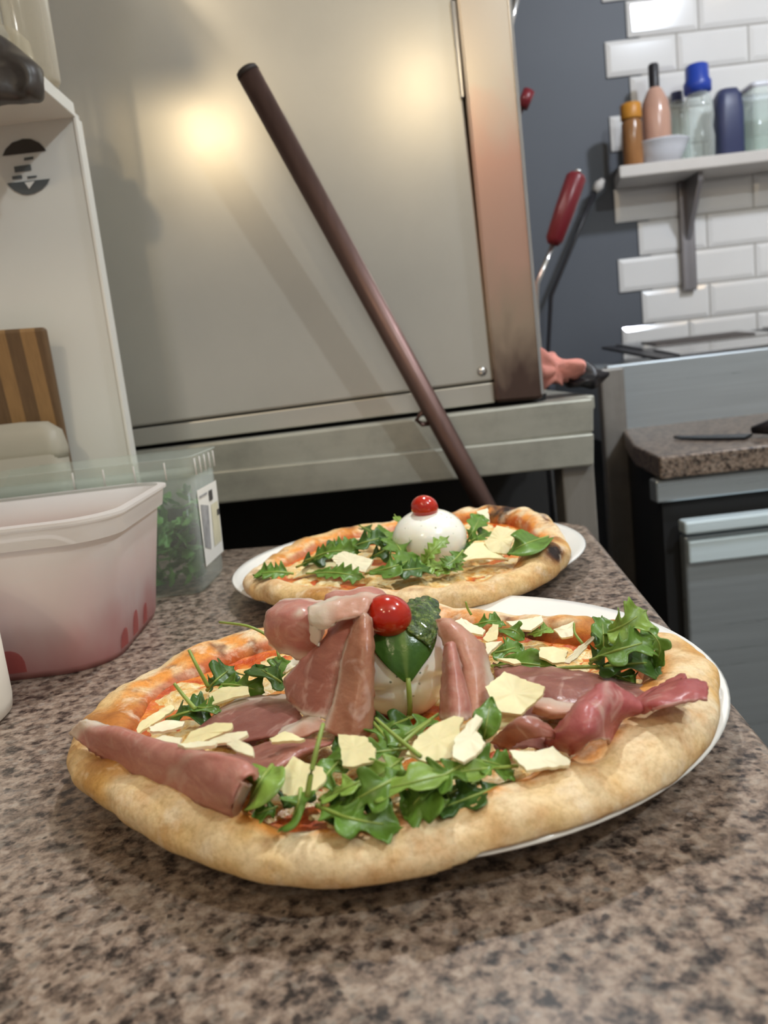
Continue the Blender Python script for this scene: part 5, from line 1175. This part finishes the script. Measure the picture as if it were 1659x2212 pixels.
R_ = [
 # front pile
 ('dark rocket leaf heaped high left of the rear burrata', [(742, 1190, .040), (788, 1172, .050), (838, 1160, .050)], .0080, GB, DK, 3, 0.1, .1, 'lobed'),
 ('rocket leaf on top of the left tangle, rear pizza', [(660, 1212, .038), (716, 1192, .046), (780, 1192, .044)], .0080, GB, MD, 3, 0.1, .1, 'frilly'),
 ('dark rocket leaf along the front edge before the rear burrata', [(816, 1238, .034), (876, 1232, .040), (930, 1226, .036)], .0075, GB, DK, 3, 0.1, .1, 'frilly'),
 ('rocket leaf dropping from the rear burrata right side', [(1000, 1190, .042), (984, 1208, .040), (958, 1228, .036)], .0070, GB, MD, 3, 0.1, .1, 'frilly'),
 ('long narrow rocket leaf sweeping right to left through the front pile', [(1118, 1656, .034), (1000, 1668, .041), (880, 1694, .042), (775, 1722, .036)], .0062, GF, LT, 3, 0.2, .12, 'lobed'),
 ('broad lobed rocket leaf at the front pile, right of centre', [(968, 1676, .036), (925, 1706, .038), (874, 1762, .029)], .0100, GF, MD, 2, 0.0, .1, 'lobed'),
 ('dark rocket leaf lowest on the right of the front pile', [(1104, 1690, .029), (1020, 1722, .032), (930, 1756, .029)], .0072, GF, DK, 3, 0.2, .12, 'lobed'),
 ('long front rocket leaf with tip toward the front crust', [(684, 1742, .034), (760, 1770, .034), (872, 1788, .029)], .0080, GF, MD, 3, -0.1, .05, 'lobed'),
 ('upright light rocket leaf curling over the front left', [(650, 1705, .040), (644, 1740, .038), (628, 1780, .029)], .0068, GF, MD, 2, 0.3, .08, 'lobed'),
 ('pale bright rocket leaf cupped against the rolled ham end', [(588, 1655, .042), (562, 1690, .043), (532, 1750, .030)], .0085, GF, LT, 2, 0.2, .05, 'plain'),
 ('small rocket leaf under the pale cupped one', [(600, 1744, .031), (575, 1752, .031), (545, 1764, .029)], .0050, GF, MD, 2, 0.0, .1, 'lobed'),
 ('narrow rocket leaf crossing below the square parmesan', [(830, 1672, .040), (760, 1698, .041), (690, 1730, .034)], .0050, GF, LT, 3, 0.3, .15, 'lobed'),
 ('lobed rocket leaf in the middle of the front pile', [(898, 1662, .040), (810, 1706, .041), (725, 1754, .031)], .0078, GF, MD, 3, -0.2, .12, 'lobed'),
 ('slim rocket leaf behind the square parmesan', [(896, 1616, .041), (800, 1628, .043), (700, 1642, .038)], .0056, GF, MD, 3, 0.2, .15, 'lobed'),
 ('rocket leaf at the burrata foot, left', [(806, 1562, .040), (830, 1590, .042), (858, 1632, .040)], .0072, GF, MD, 2, 0.0, .1, 'lobed'),
 ('rocket leaf at the burrata foot, right', [(948, 1544, .038), (900, 1574, .042), (836, 1612, .042)], .0064, GF, MD, 3, 0.2, .15, 'lobed'),
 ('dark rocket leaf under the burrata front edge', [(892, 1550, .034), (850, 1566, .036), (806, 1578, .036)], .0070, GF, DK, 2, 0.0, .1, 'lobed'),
 ('spoon shaped rocket leaf standing by the jagged parmesan', [(1046, 1604, .042), (1052, 1560, .050), (1062, 1508, .054)], .0050, GF, MD, 2, 0.0, .1, 'plain'),
 ('rocket leaf below the jagged parmesan shaving', [(1012, 1646, .042), (960, 1676, .042), (900, 1704, .038)], .0074, GF, MD, 3, 0.1, .1, 'lobed'),
 ('rocket leaf tip pointing to the right front parmesan', [(1000, 1640, .040), (1050, 1646, .040), (1110, 1664, .032)], .0060, GF, MD, 3, 0.1, .1, 'lobed'),
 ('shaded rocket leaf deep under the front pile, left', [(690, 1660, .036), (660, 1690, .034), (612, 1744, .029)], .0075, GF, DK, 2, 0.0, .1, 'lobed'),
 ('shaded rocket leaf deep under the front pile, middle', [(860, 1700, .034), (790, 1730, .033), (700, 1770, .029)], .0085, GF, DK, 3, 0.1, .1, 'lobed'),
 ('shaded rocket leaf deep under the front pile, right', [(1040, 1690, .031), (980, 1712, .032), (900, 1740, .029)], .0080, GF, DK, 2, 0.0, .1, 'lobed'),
 ('rocket leaf peeping out behind the ragged parmesan', [(740, 1640, .040), (712, 1668, .041), (690, 1700, .038)], .0064, GF, MD, 2, 0.2, .1, 'lobed'),
 ('rocket leaf between the square and large front parmesan', [(870, 1640, .041), (840, 1662, .042), (800, 1690, .039)], .0064, GF, LT, 2, -0.2, .1, 'lobed'),
 ('dark rocket tip at the foot of the tall ham drape', [(790, 1600, .037), (760, 1606, .038), (716, 1618, .036)], .0056, GF, DK, 2, 0.1, .1, 'lobed'),
 ('green rocket leaf at the front edge of the pile, right', [(1008, 1722, .030), (960, 1745, .030), (890, 1764, .028)], .0055, GF, LT, 3, 0.0, .1, 'lobed'),
 # back right tuft
 ('light lobed rocket leaf topping the back right tuft', [(1292, 1376, .046), (1340, 1356, .056), (1398, 1318, .062)], .0088, GR, LT, 3, 0.3, .1, 'lobed'),
 ('broad rocket leaf across the middle of the back right tuft', [(1276, 1428, .040), (1340, 1404, .050), (1414, 1384, .050)], .0085, GR, MD, 3, 0.1, .1, 'lobed'),
 ('curved rocket leaf looping around the right of the tuft', [(1366, 1346, .052), (1410, 1372, .052), (1426, 1404, .046), (1412, 1448, .036)], .0045, GR, MD, 3, 0.2, .1, 'lobed'),
 ('dark rocket leaf at the bottom of the back right tuft', [(1288, 1444, .036), (1350, 1436, .042), (1424, 1432, .038)], .0100, GR, DK, 2, 0.0, .1, 'lobed'),
 ('rocket leaf sticking out below the back right tuft', [(1312, 1452, .034), (1342, 1464, .034), (1374, 1478, .033)], .0052, GR, MD, 2, 0.0, .1, 'lobed'),
 ('upright rocket leaf at the left of the back right tuft', [(1304, 1420, .042), (1304, 1380, .050), (1300, 1330, .056)], .0052, GR, MD, 2, 0.2, .1, 'lobed'),
 ('dark rocket leaf filling the left of the back right tuft', [(1274, 1436, .036), (1300, 1410, .042), (1330, 1372, .044)], .0085, GR, DK, 2, 0.1, .1, 'lobed'),
 ('dark rocket leaf behind the looping one in the tuft', [(1330, 1420, .040), (1368, 1400, .044), (1402, 1368, .046)], .0075, GR, DK, 2, 0.1, .1, 'lobed'),
 ('flat rocket leaf right of the pale ham slice', [(1062, 1440, .030), (1130, 1434, .034), (1206, 1446, .032)], .0075, GR, MD, 2, 0.0, .1, 'plain'),
 ('short rocket leaf behind the pale ham slice', [(1062, 1414, .034), (1092, 1406, .037), (1126, 1396, .035)], .0075, GR, MD, 2, 0.0, .1, 'lobed'),
 ('curled rocket leaf under the farthest parmesan shaving', [(1076, 1362, .034), (1108, 1362, .040), (1132, 1380, .034)], .0055, GR, MD, 2, 0.0, .1, 'plain'),
 ('rocket leaf by the flakes just behind the burrata', [(1020, 1352, .034), (1052, 1344, .037), (1086, 1342, .034)], .0055, GR, MD, 2, 0.0, .1, 'lobed'),
 ('pale rocket leaf behind the wide parmesan at the back', [(1140, 1372, .032), (1166, 1364, .034), (1190, 1356, .033)], .0050, GR, LT, 2, 0.0, .1, 'lobed'),
 # back left
 ('rocket leaf with serrated lobes on the left cheese', [(447, 1493, .031), (470, 1468, .037), (506, 1440, .038)], .0085, GL, DK, 2, 0.1, .1, 'lobed'),
 ('rocket leaf reaching right over the left cheese', [(470, 1480, .034), (516, 1482, .036), (572, 1496, .032)], .0078, GL, MD, 3, 0.1, .1, 'lobed'),
 ('rocket leaf tucked against the tall ham drape', [(612, 1480, .036), (588, 1462, .042), (552, 1440, .040)], .0085, GL, DK, 2, 0.1, .1, 'lobed'),
 ('rocket leaf under the drape pointing up left', [(590, 1490, .034), (600, 1460, .040), (604, 1420, .042)], .0060, GL, MD, 2, 0.0, .1, 'lobed'),
 ('dark rocket leaf lying before the left cheese', [(360, 1556, .030), (402, 1540, .034), (452, 1532, .032)], .0085, GL, DK, 2, 0.0, .1, 'lobed'),
 ('short rocket leaf below the wide left parmesan', [(414, 1528, .033), (440, 1530, .036), (474, 1526, .034)], .0050, GL, MD, 2, 0.0, .1, 'lobed'),
 # rear pizza
 ('frilly rocket leaf at the far left of the rear pizza', [(634, 1240, .034), (596, 1236, .038), (546, 1242, .036)], .0085, GB, MD, 3, 0.1, .1, 'frilly'),
 ('long rocket leaf along the left of the rear pizza', [(640, 1226, .032), (694, 1204, .040), (762, 1186, .040)], .0090, GB, DK, 4, 0.1, .1, 'lobed'),
 ('rocket leaf lying on the front crust of the rear pizza', [(662, 1240, .034), (724, 1238, .038), (788, 1248, .034)], .0072, GB, MD, 4, 0.0, .1, 'frilly'),
 ('large rocket leaf before the rear burrata, left', [(790, 1240, .034), (846, 1226, .042), (904, 1204, .040)], .0110, GB, MD, 3, 0.0, .1, 'lobed'),
 ('broad rocket leaf against the rear burrata', [(886, 1222, .036), (866, 1190, .046), (848, 1164, .050)], .0095, GB, MD, 2, 0.0, .1, 'lobed'),
 ('rocket leaf behind the broad parmesan on the rear pizza', [(768, 1186, .036), (806, 1168, .042), (850, 1148, .042)], .0090, GB, MD, 3, 0.0, .1, 'lobed'),
 ('dark rocket leaf at the back left of the rear burrata', [(776, 1136, .042), (800, 1148, .042), (826, 1162, .038)], .0065, GB, DK, 2, 0.0, .1, 'lobed'),
 ('frilly rocket leaf curling up before the rear burrata', [(910, 1226, .034), (932, 1192, .046), (970, 1158, .054)], .0055, GB, LT, 3, 0.1, .05, 'frilly'),
 ('pale rocket leaf at the foot of the rear burrata', [(896, 1234, .032), (926, 1226, .036), (962, 1218, .034)], .0070, GB, LT, 3, 0.0, .1, 'frilly'),
 ('dark rocket leaf right of the rear burrata foot', [(966, 1206, .034), (988, 1190, .038), (1010, 1172, .038)], .0085, GB, DK, 2, 0.0, .1, 'lobed'),
 ('upright rocket leaf at the rear burrata right shoulder', [(1008, 1172, .038), (1024, 1144, .048), (1040, 1112, .054)], .0070, GB, MD, 2, 0.1, .1, 'lobed'),
 ('short rocket leaf beside the upright one, rear pizza', [(1006, 1178, .036), (1030, 1162, .042), (1060, 1148, .040)], .0070, GB, MD, 3, 0.0, .1, 'lobed'),
 ('big triangular rocket leaf at the right of the rear pizza', [(1184, 1160, .040), (1140, 1174, .046), (1096, 1196, .038)], .0135, GB, MD, 2, 0.1, .04, 'plain'),
 ('rocket leaf curl on top of the rear burrata left', [(852, 1112, .060), (862, 1126, .060), (880, 1134, .062)], .0030, GB, LT, 2, 0.0, .1, 'lobed'),
 ('middle rocket leaf in the tangle left of the rear burrata', [(800, 1206, .036), (826, 1192, .042), (846, 1180, .044)], .0100, GB, DK, 3, 0.2, .1, 'lobed'),
 ('rocket leaf between broad parmesan and left tangle, rear pizza', [(700, 1196, .036), (726, 1184, .042), (780, 1172, .040)], .0075, GB, MD, 3, 0.2, .1, 'frilly'),
 ('light rocket leaf under the wide parmesan, rear pizza', [(930, 1236, .032), (960, 1232, .034), (1000, 1216, .034)], .0060, GB, LT, 3, 0.0, .1, 'frilly'),
]
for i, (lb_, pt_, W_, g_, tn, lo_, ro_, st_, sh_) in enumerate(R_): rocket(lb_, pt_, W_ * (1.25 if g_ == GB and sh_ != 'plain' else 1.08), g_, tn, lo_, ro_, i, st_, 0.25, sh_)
def stalk(label, pts, rad):
    P = curve([Z(*p) for p in pts], 14)
    o = tube('rocket_stalk', P, [rad * (0.7 + 0.3 * i / 13) for i in range(14)], M['stem'], None, 8); return tag(o, label, 'rocket stalk', GS)  # bare loose stems without blades
stalk('upright rocket stem before the ragged parmesan', [(698, 1564, .062), (686, 1610, .058), (672, 1670, .050), (664, 1720, .042)], .0011)
stalk('rocket stem slanting down from the burrata foot', [(812, 1552, .050), (850, 1586, .048), (908, 1634, .046)], .0009)
stalk('crossing rocket stem at the burrata foot', [(930, 1556, .046), (896, 1582, .047), (862, 1612, .046)], .0009)
stalk('rocket stem standing up at the left cheese', [(408, 1404, .056), (426, 1440, .048), (450, 1484, .036)], .0011)
stalk('curved rocket stem arching left of the ham curl', [(474, 1344, .060), (540, 1354, .060), (590, 1384, .052), (604, 1424, .044)], .0009)
stalk('short rocket stem leaning over the dark left leaf', [(376, 1476, .048), (396, 1502, .042), (422, 1532, .036)], .0011)
stalk('pale rocket stem lying by the rolled ham end', [(456, 1754, .030), (490, 1768, .029), (526, 1780, .029)], .0010)
stalk('rocket stem running into the back right tuft', [(1180, 1446, .036), (1230, 1442, .037), (1292, 1440, .038)], .0010)
stalk('thin rocket stem curving by the pinkish back parmesan', [(1240, 1346, .044), (1242, 1368, .040), (1258, 1390, .036)], .0008)
stalk('thin rocket stem standing at the back crust', [(1006, 1300, .048), (1010, 1314, .044), (1018, 1328, .040)], .0008)

# ================================================================== LIGHT, WORLD, CAMERA
def lamp(name, typ, loc, energy, col, **kw):
    d = bpy.data.lights.new(name, typ); d.energy = energy; d.color = col
    for k, v in kw.items(): setattr(d, k, v)
    o = bpy.data.objects.new(name, d); C.objects.link(o); o.location = loc; return o
def aim(o, tgt): o.rotation_euler = (V(tgt) - o.location).to_track_quat('-Z', 'Y').to_euler()
lamp('warm_lamp', 'POINT', (-0.62, -0.55, 1.22), 12, (1.0, 0.83, 0.60), shadow_soft_size=0.04)
lamp('warm_pendant_left', 'POINT', (-0.46, -1.0, 1.07), 7, (1.0, 0.78, 0.48), shadow_soft_size=0.045)
lamp('warm_pendant_right', 'POINT', (0.30, -1.0, 1.135), 5.5, (1.0, 0.78, 0.48), shadow_soft_size=0.045)
lamp('cool_spot', 'POINT', (1.02, -0.50, 1.42), 42, (0.86, 0.95, 1.0), shadow_soft_size=0.03)
k2_ = lamp('cool_downlight', 'SPOT', (0.14, 0.86, 1.02), 26, (0.93, 0.97, 1.0), shadow_soft_size=0.02, spot_size=math.radians(62), spot_blend=0.5); aim(k2_, (0.0, 0.36, 0))
k3_ = lamp('back_kitchen_lamp', 'AREA', (1.37, 0.62, 1.60), 22, (0.80, 0.88, 1.0), shape='DISK', size=0.14); aim(k3_, (1.15, 2.1, 0.3))
k5_ = lamp('back_warm_lamp', 'POINT', (1.72, 0.62, 1.68), 4, (1.0, 0.70, 0.35), shadow_soft_size=0.04)
w = bpy.data.worlds.new('World'); bpy.context.scene.world = w; w.use_nodes = True
w.node_tree.nodes['Background'].inputs[0].default_value = (0.95, 0.92, 0.88, 1); w.node_tree.nodes['Background'].inputs[1].default_value = 0.30
cd = bpy.data.cameras.new('camera'); co = bpy.data.objects.new('camera', cd); C.objects.link(co)
cd.sensor_fit = 'VERTICAL'; cd.sensor_height = 36.0; cd.lens = FPX / 2212 * 36.0; cd.clip_start = 0.01
co.matrix_world = Matrix(((CAMX.x, CAMU.x, -FW.x, 0), (CAMX.y, CAMU.y, -FW.y, 0), (CAMX.z, CAMU.z, -FW.z, CAMH), (0, 0, 0, 1)))
cd.dof.use_dof = True; cd.dof.focus_distance = 0.43; cd.dof.aperture_fstop = 11.0
sc = bpy.context.scene; sc.camera = co
sc.cycles.max_bounces = 7; sc.cycles.diffuse_bounces = 3; sc.cycles.glossy_bounces = 3; sc.cycles.transparent_max_bounces = 14
sc.view_settings.view_transform = 'Standard'; sc.view_settings.look = 'None'; sc.view_settings.exposure = -0.06
